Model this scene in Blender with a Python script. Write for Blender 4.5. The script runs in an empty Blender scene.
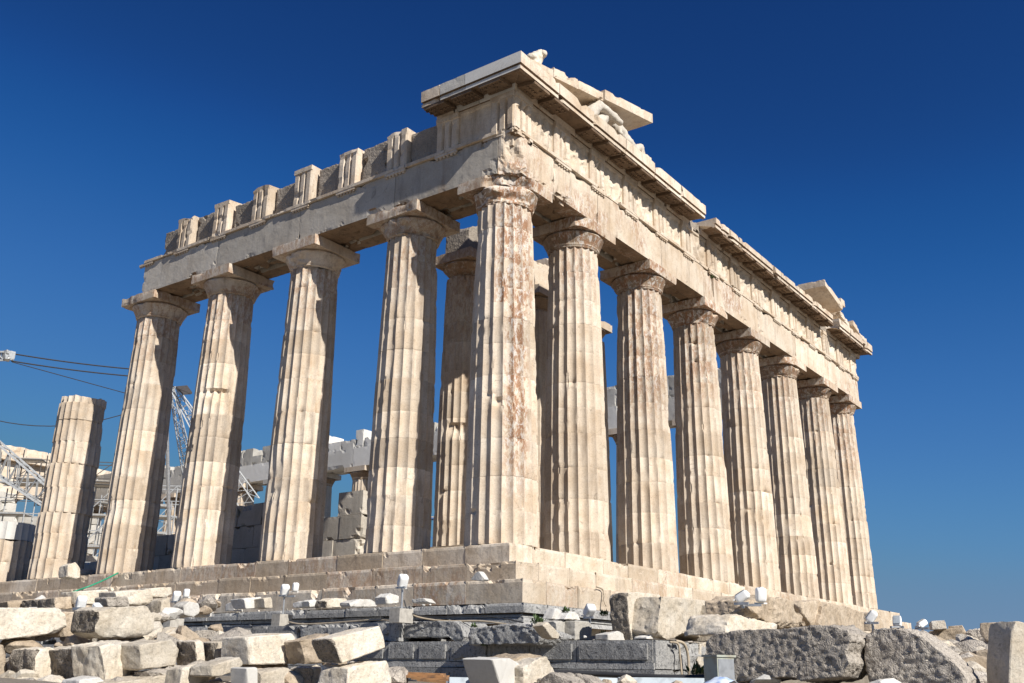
import bpy, bmesh, math, random
from mathutils import Vector, noise, Matrix
R = math.radians
scene = bpy.context.scene
C = scene.collection

# ------------------------------------------------------------------ camera
CAM = Vector((-20.92, -15.60, -3.033))
YAW, PITCH, ROLL, FPX = R(36.2596), R(18.4476), R(0.754), 987.1
W, H = 1024, 683
dv = Vector((math.cos(PITCH)*math.cos(YAW), math.cos(PITCH)*math.sin(YAW), math.sin(PITCH)))
r0 = Vector((math.sin(YAW), -math.cos(YAW), 0)); u0 = r0.cross(dv)
RV = math.cos(ROLL)*r0 + math.sin(ROLL)*u0
UV = -math.sin(ROLL)*r0 + math.cos(ROLL)*u0
cd = bpy.data.cameras.new('camera'); cam = bpy.data.objects.new('camera', cd); C.objects.link(cam)
m = Matrix((RV, UV, -dv)).transposed().to_4x4(); m.translation = CAM
cam.matrix_world = m
cd.sensor_width = 36; cd.lens = FPX/W*36; cd.clip_end = 6000; cd.clip_start = .1
scene.camera = cam

# ------------------------------------------------------------------ light
SUN_EL, SUN_AZ = R(36.5), R(12.5)      # azimuth: south of the east (-Y) direction
sdir = Vector((-math.sin(SUN_AZ)*math.cos(SUN_EL), -math.cos(SUN_AZ)*math.cos(SUN_EL), math.sin(SUN_EL)))
world = bpy.data.worlds.new('World'); scene.world = world; world.use_nodes = True
nt = world.node_tree; bg = nt.nodes['Background']
sky = nt.nodes.new('ShaderNodeTexSky'); sky.sky_type = 'NISHITA'; sky.sun_disc = False
sky.sun_elevation = SUN_EL
sky.sun_rotation = math.atan2(sdir.x, sdir.y)
sky.altitude = 2600; sky.air_density = 1.0; sky.dust_density = 0.15; sky.ozone_density = 4.0
sep = nt.nodes.new('ShaderNodeSeparateColor'); com = nt.nodes.new('ShaderNodeCombineColor'); nt.links.new(sky.outputs[0], sep.inputs[0])
SKYC = (((0, 0), (.062, .0107), (.0777, .0169), (.0991, .0348), (.1417, .066), (.2215, .112), (.34, .162), (1, .2)),
        ((0, 0), (.1148, .0603), (.1436, .1018), (.1812, .150), (.2538, .217), (.3776, .290), (.54, .304), (1, .32)),
        ((0, 0), (.239, .238), (.2904, .349), (.3542, .442), (.4637, .53), (.6064, .55), (.7136, .49), (1, .48)))
for i in range(3):      # deep polarised blue: one response curve per channel
    sc_ = nt.nodes.new('ShaderNodeMath'); sc_.operation = 'MULTIPLY'; sc_.inputs[1].default_value = .1; nt.links.new(sep.outputs[i], sc_.inputs[0])
    fc = nt.nodes.new('ShaderNodeFloatCurve'); cv = fc.mapping.curves[0]
    for q in SKYC[i][1:-1]: cv.points.new(*q)
    cv.points[0].location = SKYC[i][0]; cv.points[-1].location = SKYC[i][-1]; fc.mapping.update()
    nt.links.new(sc_.outputs[0], fc.inputs['Value'])
    ml = nt.nodes.new('ShaderNodeMath'); ml.operation = 'MULTIPLY'; ml.inputs[1].default_value = 10; nt.links.new(fc.outputs[0], ml.inputs[0]); nt.links.new(ml.outputs[0], com.inputs[i])
nt.links.new(com.outputs[0], bg.inputs[0]); bg.inputs[1].default_value = 0.0628
sl = bpy.data.lights.new('sun', 'SUN'); sl.energy = 4.9; sl.angle = R(.53); sl.color = (1, .955, .89)
so = bpy.data.objects.new('sun', sl); C.objects.link(so)
so.rotation_euler = (-sdir).to_track_quat('-Z', 'Y').to_euler()
vs = scene.view_settings; vs.view_transform = 'Standard'; vs.look = 'None'; vs.exposure = .46; vs.gamma = 1

# ------------------------------------------------------------------ pixel -> point on a real plane or depth
def ray(u, v): return dv + RV*((u-W/2)/FPX) + UV*((H/2-v)/FPX)
def at(u, v, d): return CAM + ray(u, v)*d
def onp(u, v, ax, val):
    r = ray(u, v); t = (val-CAM[ax])/r[ax]; return CAM + r*t

# ------------------------------------------------------------------ materials
def nd(nt, t, **k):
    n = nt.nodes.new(t)
    for a, b in k.items(): setattr(n, a, b)
    return n
def stone(name, light, tan, dark, bump=.35, scale=1., pits=.0, patina=True, streak=1., var=.35, grainamp=.16, speck=.22, hs=5):
    m = bpy.data.materials.new(name); m.use_nodes = True; nt = m.node_tree; L = nt.links.new
    b = nt.nodes['Principled BSDF']; b.inputs['Roughness'].default_value = .82
    b.inputs['Specular IOR Level'].default_value = .25
    geo = nd(nt, 'ShaderNodeNewGeometry')
    tint = nd(nt, 'ShaderNodeAttribute', attribute_name='tint')
    rust = nd(nt, 'ShaderNodeAttribute', attribute_name='rust')
    off = nd(nt, 'ShaderNodeVectorMath', operation='SCALE'); off.inputs[0].default_value = (7.3, 3.1, 5.7)
    L(tint.outputs['Fac'], off.inputs['Scale'])
    pos = nd(nt, 'ShaderNodeVectorMath', operation='ADD'); L(geo.outputs['Position'], pos.inputs[0]); L(off.outputs[0], pos.inputs[1])
    def mp(s):
        x = nd(nt, 'ShaderNodeMapping'); x.inputs['Scale'].default_value = s; L(pos.outputs[0], x.inputs[0]); return x.outputs[0]
    def ns(v, sc, det=5, rgh=.6, dist=0):
        x = nd(nt, 'ShaderNodeTexNoise'); x.inputs['Scale'].default_value = sc; x.inputs['Detail'].default_value = det
        x.inputs['Roughness'].default_value = rgh; x.inputs['Distortion'].default_value = dist; L(v, x.inputs['Vector']); return x.outputs['Fac']
    def ramp(f, a, c):
        x = nd(nt, 'ShaderNodeMapRange'); x.inputs[1].default_value = a; x.inputs[2].default_value = c; L(f, x.inputs[0]); return x.outputs[0]
    def mix(f, a, c, typ='MIX'):
        x = nd(nt, 'ShaderNodeMix', data_type='RGBA', blend_type=typ)
        if isinstance(f, float): x.inputs[0].default_value = f
        else: L(f, x.inputs[0])
        for i, q in ((6, a), (7, c)):
            if isinstance(q, tuple): x.inputs[i].default_value = (*q, 1)
            else: L(q, x.inputs[i])
        return x.outputs[2]
    def mul(a, c):
        x = nd(nt, 'ShaderNodeMath', operation='MULTIPLY'); L(a, x.inputs[0])
        if isinstance(c, float): x.inputs[1].default_value = c
        else: L(c, x.inputs[1])
        return x.outputs[0]
    base = mp((scale, scale, scale)); vert = mp((scale*2.2, scale*2.2, scale*.28)); hor = mp((scale*.5, scale*.5, scale*4.5))
    col = mix(ramp(ns(base, .9, 6, .65), .38, .66), light, tan)
    tn = ramp(tint.outputs['Fac'], 0, 1)
    col = mix(mul(tn, var), col, tan)
    # grey weathering streaks running down the face
    col = mix(mul(ramp(ns(vert, 1.6, 7, .7), .52, .74), .55*streak), col, dark)
    # thin horizontal veins of the stone
    col = mix(mul(ramp(ns(hor, 2.2, 6, .7, .8), .6, .7), .30), col, dark)
    # scattered dark specks / lichen
    col = mix(mul(ramp(ns(base, 7, 4, .7), .62, .74), .5), col, dark)
    if patina:   # orange-brown crust and bare white flakes where rust attribute is high
        pm = mp((scale*2.0, scale*2.0, scale*.95)); rc = ramp(ns(pm, 2.6, 8, .78), .465, .53); rw = ramp(ns(pm, 4.0, 8, .8, .6), .52, .57)
        rc2 = mul(rc, rust.outputs['Fac']); rw2 = mul(rw, rust.outputs['Fac'])
        col = mix(mul(rc2, .95), col, (.37, .195, .105)); col = mix(mul(rw2, .8), col, (.78, .74, .68))
        # pale rust staining everywhere
        col = mix(mul(ramp(ns(mp((scale*1.4, scale*1.4, scale*.6)), .8, 6, .7), .60, .72), .45), col, (.40, .24, .13))
    cn = ns(mp((scale*.55, scale*.55, scale*.55)), 1.5, 3, .55, .9)
    ab = nd(nt, 'ShaderNodeMath', operation='SUBTRACT'); L(cn, ab.inputs[0]); ab.inputs[1].default_value = .5
    ab2 = nd(nt, 'ShaderNodeMath', operation='ABSOLUTE'); L(ab.outputs[0], ab2.inputs[0])
    cr_ = nd(nt, 'ShaderNodeMapRange'); cr_.inputs[1].default_value = 0; cr_.inputs[2].default_value = .006; cr_.inputs[3].default_value = .55; cr_.inputs[4].default_value = 0; L(ab2.outputs[0], cr_.inputs[0])
    gate = ramp(ns(base, 1.3, 3, .6), .5, .56)
    col = mix(mul(cr_.outputs[0], gate), col, dark)
    col = mix(mul(ramp(ns(mp((1, 1, 1)), 16, 3, .75), .53, .66), speck), col, dark)
    g = ns(mp((1, 1, 1)), 34, 3, .8)
    gm = nd(nt, 'ShaderNodeMapRange'); gm.inputs[1].default_value = .25; gm.inputs[2].default_value = .75
    gm.inputs[3].default_value = 1-grainamp; gm.inputs[4].default_value = 1+grainamp; L(g, gm.inputs[0])
    vm = nd(nt, 'ShaderNodeVectorMath', operation='SCALE'); L(col, vm.inputs[0]); L(gm.outputs[0], vm.inputs['Scale'])
    tm = nd(nt, 'ShaderNodeMapRange'); tm.inputs[3].default_value = 1.10*.83; tm.inputs[4].default_value = .80*.83; L(tint.outputs['Fac'], tm.inputs[0])
    vm2 = nd(nt, 'ShaderNodeVectorMath', operation='SCALE'); L(vm.outputs[0], vm2.inputs[0]); L(tm.outputs[0], vm2.inputs['Scale'])
    L(vm2.outputs[0], b.inputs['Base Color'])
    # bump
    h1 = ns(base, hs, 8, .68); h2 = ns(base, 26, 5, .7)
    add = nd(nt, 'ShaderNodeMath', operation='MULTIPLY_ADD'); L(h2, add.inputs[0]); add.inputs[1].default_value = .35; L(h1, add.inputs[2])
    hh = add.outputs[0]
    if pits:
        vo = nd(nt, 'ShaderNodeTexVoronoi'); vo.inputs['Scale'].default_value = 9*scale
        wv = nd(nt, 'ShaderNodeVectorMath', operation='ADD'); L(pos.outputs[0], wv.inputs[0])
        nn = nd(nt, 'ShaderNodeTexNoise'); nn.inputs['Scale'].default_value = 6; L(pos.outputs[0], nn.inputs['Vector'])
        sc = nd(nt, 'ShaderNodeVectorMath', operation='SCALE'); sc.inputs['Scale'].default_value = .35; L(nn.outputs['Color'], sc.inputs[0]); L(sc.outputs[0], wv.inputs[1])
        L(wv.outputs[0], vo.inputs['Vector'])
        a2 = nd(nt, 'ShaderNodeMath', operation='MULTIPLY_ADD'); L(vo.outputs['Distance'], a2.inputs[0]); a2.inputs[1].default_value = pits; L(hh, a2.inputs[2]); hh = a2.outputs[0]
    bp = nd(nt, 'ShaderNodeBump'); bp.inputs['Strength'].default_value = bump; bp.inputs['Distance'].default_value = .045/scale**.5
    L(hh, bp.inputs['Height']); L(bp.outputs[0], b.inputs['Normal'])
    return m
def plain(name, col, rough=.6, metal=0, bumpy=0, ncol=None):
    m = bpy.data.materials.new(name); m.use_nodes = True; nt = m.node_tree; b = nt.nodes['Principled BSDF']
    b.inputs['Roughness'].default_value = rough; b.inputs['Metallic'].default_value = metal
    n = nd(nt, 'ShaderNodeTexNoise'); n.inputs['Scale'].default_value = 9; n.inputs['Detail'].default_value = 6
    tc = nd(nt, 'ShaderNodeTexCoord'); nt.links.new(tc.outputs['Object'], n.inputs['Vector'])
    x = nd(nt, 'ShaderNodeMix', data_type='RGBA'); x.inputs[6].default_value = (*col, 1)
    x.inputs[7].default_value = (*(ncol or tuple(c*.7 for c in col)), 1)
    mr = nd(nt, 'ShaderNodeMapRange'); mr.inputs[1].default_value = .45; mr.inputs[2].default_value = .7
    nt.links.new(n.outputs['Fac'], mr.inputs[0]); nt.links.new(mr.outputs[0], x.inputs[0]); nt.links.new(x.outputs[2], b.inputs['Base Color'])
    return m
M = {}
M['marble'] = stone('weathered_marble', (.80, .70, .57), (.61, .475, .335), (.27, .205, .15), bump=.2, hs=13, streak=1.25)
M['step'] = stone('step_marble', (.76, .67, .545), (.52, .405, .28), (.20, .165, .13), bump=.35, var=.65, speck=0.3)
M['flank'] = stone('greyed_marble', (.63, .58, .50), (.50, .44, .36), (.25, .23, .205), bump=.15, hs=13)
M['crust'] = stone('shaded_brown_crust', (.37, .26, .165), (.24, .16, .10), (.05, .04, .032), bump=.6, streak=1.4)  # brown crust, its colour deepened to stand in for underside shade
M['crust_shade2'] = stone('shaded_thin_crust', (.40, .295, .20), (.28, .19, .12), (.08, .06, .045), bump=.4, streak=1.4)  # capital crust, kept dark to paint in the shade under the abacus
M['white'] = stone('new_marble', (.76, .74, .69), (.68, .65, .59), (.5, .47, .42), bump=.08, patina=False, streak=.3, grainamp=.05)
M['greymarble'] = stone('patched_marble', (.62, .59, .53), (.49, .46, .40), (.25, .23, .21), bump=.25, patina=False)
M['backer'] = stone('rough_marble', (.46, .40, .33), (.33, .28, .22), (.15, .135, .12), bump=.8, pits=.5, patina=False, speck=0.5)
M['soffit'] = stone('shaded_crusted_marble', (.26, .18, .115), (.17, .11, .07), (.05, .04, .03), bump=.7, streak=1.6)  # soffit crust with the shade under the cornice put into the colour
M['poros'] = stone('grey_limestone', (.54, .525, .49), (.37, .365, .35), (.11, .11, .115), bump=1., scale=3.4, pits=.35, patina=False, var=.6, speck=0.85)
M['grey'] = stone('pitted_grey_marble', (.69, .62, .525), (.50, .44, .37), (.17, .15, .13), bump=1., scale=3.6, pits=.55, patina=False, speck=0.75)
M['pitted'] = stone('pecked_shaded_face', (.42, .36, .29), (.29, .25, .20), (.09, .08, .065), bump=1., scale=3.4, pits=1., patina=False, speck=0.9)  # pecked patina with the shade of south faces mixed into the colour
M['cream'] = stone('broken_marble', (.83, .76, .64), (.68, .58, .44), (.30, .26, .21), bump=.9, scale=3.4, patina=False, streak=.9, speck=0.4)
M['tanrock'] = stone('tan_rock', (.64, .53, .40), (.50, .39, .27), (.20, .16, .12), bump=.9, scale=3.2, patina=False, speck=0.5)
M['chip'] = stone('white_marble_chips', (.80, .78, .73), (.70, .66, .59), (.42, .39, .35), bump=.4, scale=3.4, patina=False, streak=.4)
M['ground'] = stone('rocky_ground', (.36, .31, .245), (.25, .21, .16), (.18, .16, .13), bump=1., scale=1.6, patina=False, speck=0.6)
M['lampwhite'] = plain('white_enamel', (.84, .84, .82), .55, 0, 0, (.78, .77, .74))
M['glass'] = plain('lamp_glass', (.35, .38, .4), .1)
M['concrete'] = plain('concrete', (.42, .39, .34), .9)
M['steel'] = plain('galvanised_steel', (.45, .46, .47), .45, .6)
M['crane'] = plain('white_painted_steel', (.40, .41, .41), .5, .1)
M['rusty'] = plain('dark_scaffold_steel', (.10, .09, .085), .7, .4)
M['cable'] = plain('black_cable', (.03, .03, .032), .6)
M['beigehose'] = plain('beige_conduit', (.40, .33, .24), .7)
M['green'] = plain('green_hose', (.03, .30, .17), .5)
M['blue'] = plain('blue_painted_steel', (.05, .16, .42), .5)
M['pipe'] = plain('pale_plastic_pipe', (.52, .58, .62), .45)
M['box'] = plain('grey_green_cabinet', (.36, .38, .32), .6, 0, 0, (.30, .27, .2))
M['wood'] = plain('weathered_planks', (.36, .19, .08), .8, 0, 0, (.16, .09, .05))
M['leaf'] = plain('weed_leaves', (.06, .10, .025), .7)
M['cloth'] = plain('white_blue_sheet', (.6, .66, .74), .8, 0, 0, (.2, .33, .6))

# ------------------------------------------------------------------ mesh builder
def nz(p, s=1., o=0.): return noise.noise(Vector((p[0]*s+o, p[1]*s+o*1.7, p[2]*s-o)))
def fbm(p, s=1., o=0., n=4):
    a, t = 1., 0.
    for i in range(n):
        t += a*nz(p, s*2**i, o+i*11.3); a *= .55
    return t
class MB:
    def __init__(s): s.v = []; s.f = []; s.t = []; s.r = []
    def add(s, vs, fs, tint=.5, rust=0.):
        k = len(s.v); s.v += [tuple(p) for p in vs]
        for i, f in enumerate(fs):
            s.f.append(tuple(k+j for j in f)); s.t.append(tint)
            s.r.append(rust(f, vs) if callable(rust) else rust)
    def build(s, name, mat, parent=None, smooth=False, loc=None):
        me = bpy.data.meshes.new(name); me.from_pydata(s.v, [], s.f); me.validate()
        if len(me.polygons) == len(s.f):
            for nm, arr in (('tint', s.t), ('rust', s.r)):
                a = me.attributes.new(nm, 'FLOAT', 'FACE'); a.data.foreach_set('value', arr)
        if smooth: me.polygons.foreach_set('use_smooth', [True]*len(me.polygons))
        me.materials.append(M[mat] if isinstance(mat, str) else mat)
        o = bpy.data.objects.new(name, me); C.objects.link(o)
        if parent is not None: o.parent = parent
        if loc is not None: o.location = loc
        return o
    def box(s, a, b, tint=.5, rust=0.):
        (x0, y0, z0), (x1, y1, z1) = a, b
        s.add([(x0,y0,z0),(x1,y0,z0),(x1,y1,z0),(x0,y1,z0),(x0,y0,z1),(x1,y0,z1),(x1,y1,z1),(x0,y1,z1)],
              [(0,3,2,1),(4,5,6,7),(0,1,5,4),(1,2,6,5),(2,3,7,6),(3,0,4,7)], tint, rust)
    def bar(s, a, b, w, tint=.5, n=4):
        a = Vector(a); b = Vector(b); d = (b-a).normalized()
        x = d.cross(Vector((0, 0, 1)) if abs(d.z) < .95 else Vector((1, 0, 0))).normalized(); y = d.cross(x)
        vs = []
        for p in (a, b):
            for i in range(n):
                t = 2*math.pi*(i+.5)/n; vs.append(p + (x*math.cos(t)+y*math.sin(t))*w*(.707 if n == 4 else .5)*(1 if n != 4 else 1))
        fs = [(i, (i+1) % n, n+(i+1) % n, n+i) for i in range(n)] + [tuple(range(n))[::-1], tuple(range(n, 2*n))]
        s.add(vs, fs, tint)
    def tube(s, pts, r, n=6):
        pts = [Vector(p) for p in pts]; vs = []; 
        for i, p in enumerate(pts):
            d = (pts[min(i+1, len(pts)-1)] - pts[max(i-1, 0)]).normalized()
            x = d.cross(Vector((0, 0, 1)) if abs(d.z) < .95 else Vector((1, 0, 0))).normalized(); y = d.cross(x)
            for k in range(n):
                t = 2*math.pi*k/n; vs.append(p+(x*math.cos(t)+y*math.sin(t))*r)
        fs = []
        for i in range(len(pts)-1):
            for k in range(n): fs.append((i*n+k, i*n+(k+1) % n, (i+1)*n+(k+1) % n, (i+1)*n+k))
        fs += [tuple(range(n))[::-1], tuple(range((len(pts)-1)*n, len(pts)*n))]
        s.add(vs, fs)
    def rough(s, a, b, res=.12, chip=.05, seed=0., tint=.5, rust=0., faces='xXyYzZ', warp=.008, cuts=(), amp_s=1.4, xf=None, toponly=False):
        """a stone box on a grid, its arrises knocked about and its faces uneven; cuts are (point, normal) planes that broke it"""
        a = Vector(a); b = Vector(b); sz = b-a
        n = [max(1, min(60, int(round(sz[i]/res)))) for i in range(3)]
        idx = {}; vs = []; fs = []
        def vid(i, j, k):
            key = (i, j, k)
            if key in idx: return idx[key]
            q = Vector((a.x+sz.x*i/n[0], a.y+sz.y*j/n[1], a.z+sz.z*k/n[2]))
            d = sorted([(min(q[t]-a[t], b[t]-q[t]), t) for t in range(3)])
            p = q.copy(); so = seed*3.17
            if d[1][0] < .22 and chip > 0 and (not toponly or (2 in (d[0][1], d[1][1]) and q.z > (a.z+b.z)/2)):          # near an arris
                c = fbm(q, amp_s, so, 5)
                g = min(max(0., c-.20-d[1][0]*1.6)*chip*5.0, .40*min(sz))
                if d[1][0] < res*.3: g += chip*.08+chip*.25*max(0, nz(q, 8, so)) + (.022 if toponly else 0)
                for t in (d[0][1], d[1][1]):
                    ctr = (a[t]+b[t])/2; sg = 1 if ctr > q[t] else -1
                    p[t] += sg*g*.8
                if d[2][0] < res*.3:
                    t = d[2][1]; ctr = (a[t]+b[t])/2; p[t] += (1 if ctr > q[t] else -1)*g*.6
            t = d[0][1]; sg = 1 if (a[t]+b[t])/2 > q[t] else -1
            p[t] += sg*(warp*.5*(.6+fbm(q, 3, so+5, 3)))
            for (cp, cn) in cuts:
                cn = Vector(cn).normalized(); w = cn.dot(p-Vector(cp)) + .10*fbm(q, 2.2, so+9, 4)
                if w > 0: p -= cn*w
            if xf: p = xf(p)
            idx[key] = len(vs); vs.append(p); return idx[key]
        def quad(c): fs.append(tuple(vid(*q) for q in c))
        X, Y, Z = n
        if 'z' in faces:
            for i in range(X):
                for j in range(Y): quad([(i,j,0),(i,j+1,0),(i+1,j+1,0),(i+1,j,0)])
        if 'Z' in faces:
            for i in range(X):
                for j in range(Y): quad([(i,j,Z),(i+1,j,Z),(i+1,j+1,Z),(i,j+1,Z)])
        if 'y' in faces:
            for i in range(X):
                for k in range(Z): quad([(i,0,k),(i+1,0,k),(i+1,0,k+1),(i,0,k+1)])
        if 'Y' in faces:
            for i in range(X):
                for k in range(Z): quad([(i,Y,k),(i,Y,k+1),(i+1,Y,k+1),(i+1,Y,k)])
        if 'x' in faces:
            for j in range(Y):
                for k in range(Z): quad([(0,j,k),(0,j,k+1),(0,j+1,k+1),(0,j+1,k)])
        if 'X' in faces:
            for j in range(Y):
                for k in range(Z): quad([(X,j,k),(X,j+1,k),(X,j+1,k+1),(X,j,k+1)])
        s.add(vs, fs, tint, rust)

def empty(name, label, cat, loc=(0,0,0), group=None):
    o = bpy.data.objects.new(name, None); C.objects.link(o); o.location = loc; o.empty_display_size = .3
    o['label'] = label; o['category'] = cat
    if group: o['group'] = group
    return o
def tag(o, label, cat, group=None):
    o['label'] = label; o['category'] = cat
    if group: o['group'] = group
    return o
def struct(o): o['kind'] = 'structure'; return o

rnd = random.Random(5)
# ------------------------------------------------------------------ ground
def ground_z(x, y):
    # rubble terrace round the temple, lower path where the photographer stands
    d = math.hypot(x-CAM.x, y-CAM.y)
    t = max(0, min(1, (d-6.5)/4.0)); t = t*t*(3-2*t)
    return -4.65 + t*1.40
g = MB(); GR = [0]
rings = [0, 2, 4, 5.5, 6.5, 7, 7.5, 8, 8.5, 9, 9.5, 10, 10.5, 11, 12, 13, 14, 15, 16, 18, 20, 24, 30, 40, 60, 100, 200, 500, 1500, 5000]
NA = 120; vs = []; fs = []
for i, r in enumerate(rings):
    for k in range(NA):
        a = 2*math.pi*k/NA; x = CAM.x+r*math.cos(a); y = CAM.y+r*math.sin(a)
        z = ground_z(x, y) + (.10*fbm((x, y, 0), .5, 3) if r < 60 else 0) - (max(0, r-100)*.004 if r > 100 else 0)
        vs.append((x, y, z))
for i in range(len(rings)-1):
    for k in range(NA): fs.append((i*NA+k, (i+1)*NA+k, (i+1)*NA+(k+1) % NA, i*NA+(k+1) % NA))
g.add(vs, fs); struct(g.build('ground', 'ground', smooth=True))

# ================================================================== TEMPLE
temple = empty('ruined_temple', 'roofless Doric marble temple with fluted columns standing on a stepped platform', 'temple')
EX = [0, 3.68] + [3.68+4.296*i for i in range(1, 6)] + [28.84]
SY = [0, 3.68] + [3.68+4.293*i for i in range(1, 6)]
XE = EX[-1]

# ---- steps (crepis): inner core + three courses + grey foundation course
core = MB(); core.box((-.5, -.5, -3.2), (XE+.5, 69.0, -.03)); core.box((-1.6, -1.6, -3.2), (XE+1.6, 70, -.62))
core.box((-2.2, -2.2, -3.2), (XE+2.2, 71, -1.12))
core.build('platform_core', 'step', temple)
def course(name, e, z0, z1, mat, seed, depth=.85, L=(1.2, 2.1), chip=.05, ylen=34, xlen=XE+1.2, rustp=.3, gap=.003, res=.085, label=None):
    mb = MB(); rr = random.Random(seed)
    # south face blocks along +y
    y = -e
    while y < ylen:
        l = rr.uniform(*L); 
        dz = rr.uniform(-.02, .012)
        mb.rough((-e+rr.uniform(-.012, .012), y+gap, z0), (-e+depth, y+l-gap-rr.choice((0, 0, .006, .014)), z1+dz), res, chip*rr.uniform(.5, 1.5), rr.uniform(0, 90), rr.random(), rr.uniform(.2, .6) if rr.random() < rustp else 0, 'xyYZ', .012, toponly=True)
        y += l
    x = -e+depth
    first = True
    x = -e + depth + gap
    while x < xlen + e:
        l = rr.uniform(*L)
        mb.rough((x+gap, -e+rr.uniform(-.012, .012), z0), (x+l-gap, -e+depth, z1+rr.uniform(-.01, .01)), res, chip*rr.uniform(.4, 1.2), rr.uniform(0, 90), rr.random()*.6, 0.3 if rr.random() < rustp*.5 else 0, 'xXyZ', .010, toponly=True)
        x += l
    o = mb.build(name, mat, temple)
    if label: o['label'] = label
    return o
course('stylobate_step', .99, -.53, 0, 'step', 3, 1.0)
course('step', 1.69, -1.04, -.535, 'step', 7, .95, chip=.065)
course('step', 2.39, -1.58, -1.045, 'step', 12, .95, chip=.09)
course('foundation_course', 2.50, -1.80, -1.585, 'poros', 21, .95, (1.0, 1.6), .05, rustp=0, label='pecked grey limestone course under the marble steps')
course('foundation_moulding', 2.42, -1.90, -1.805, 'poros', 22, .9, (1.4, 2.2), .01, rustp=0)
course('foundation_moulding', 2.47, -2.03, -1.905, 'poros', 23, .9, (1.4, 2.2), .01, rustp=0)

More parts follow.
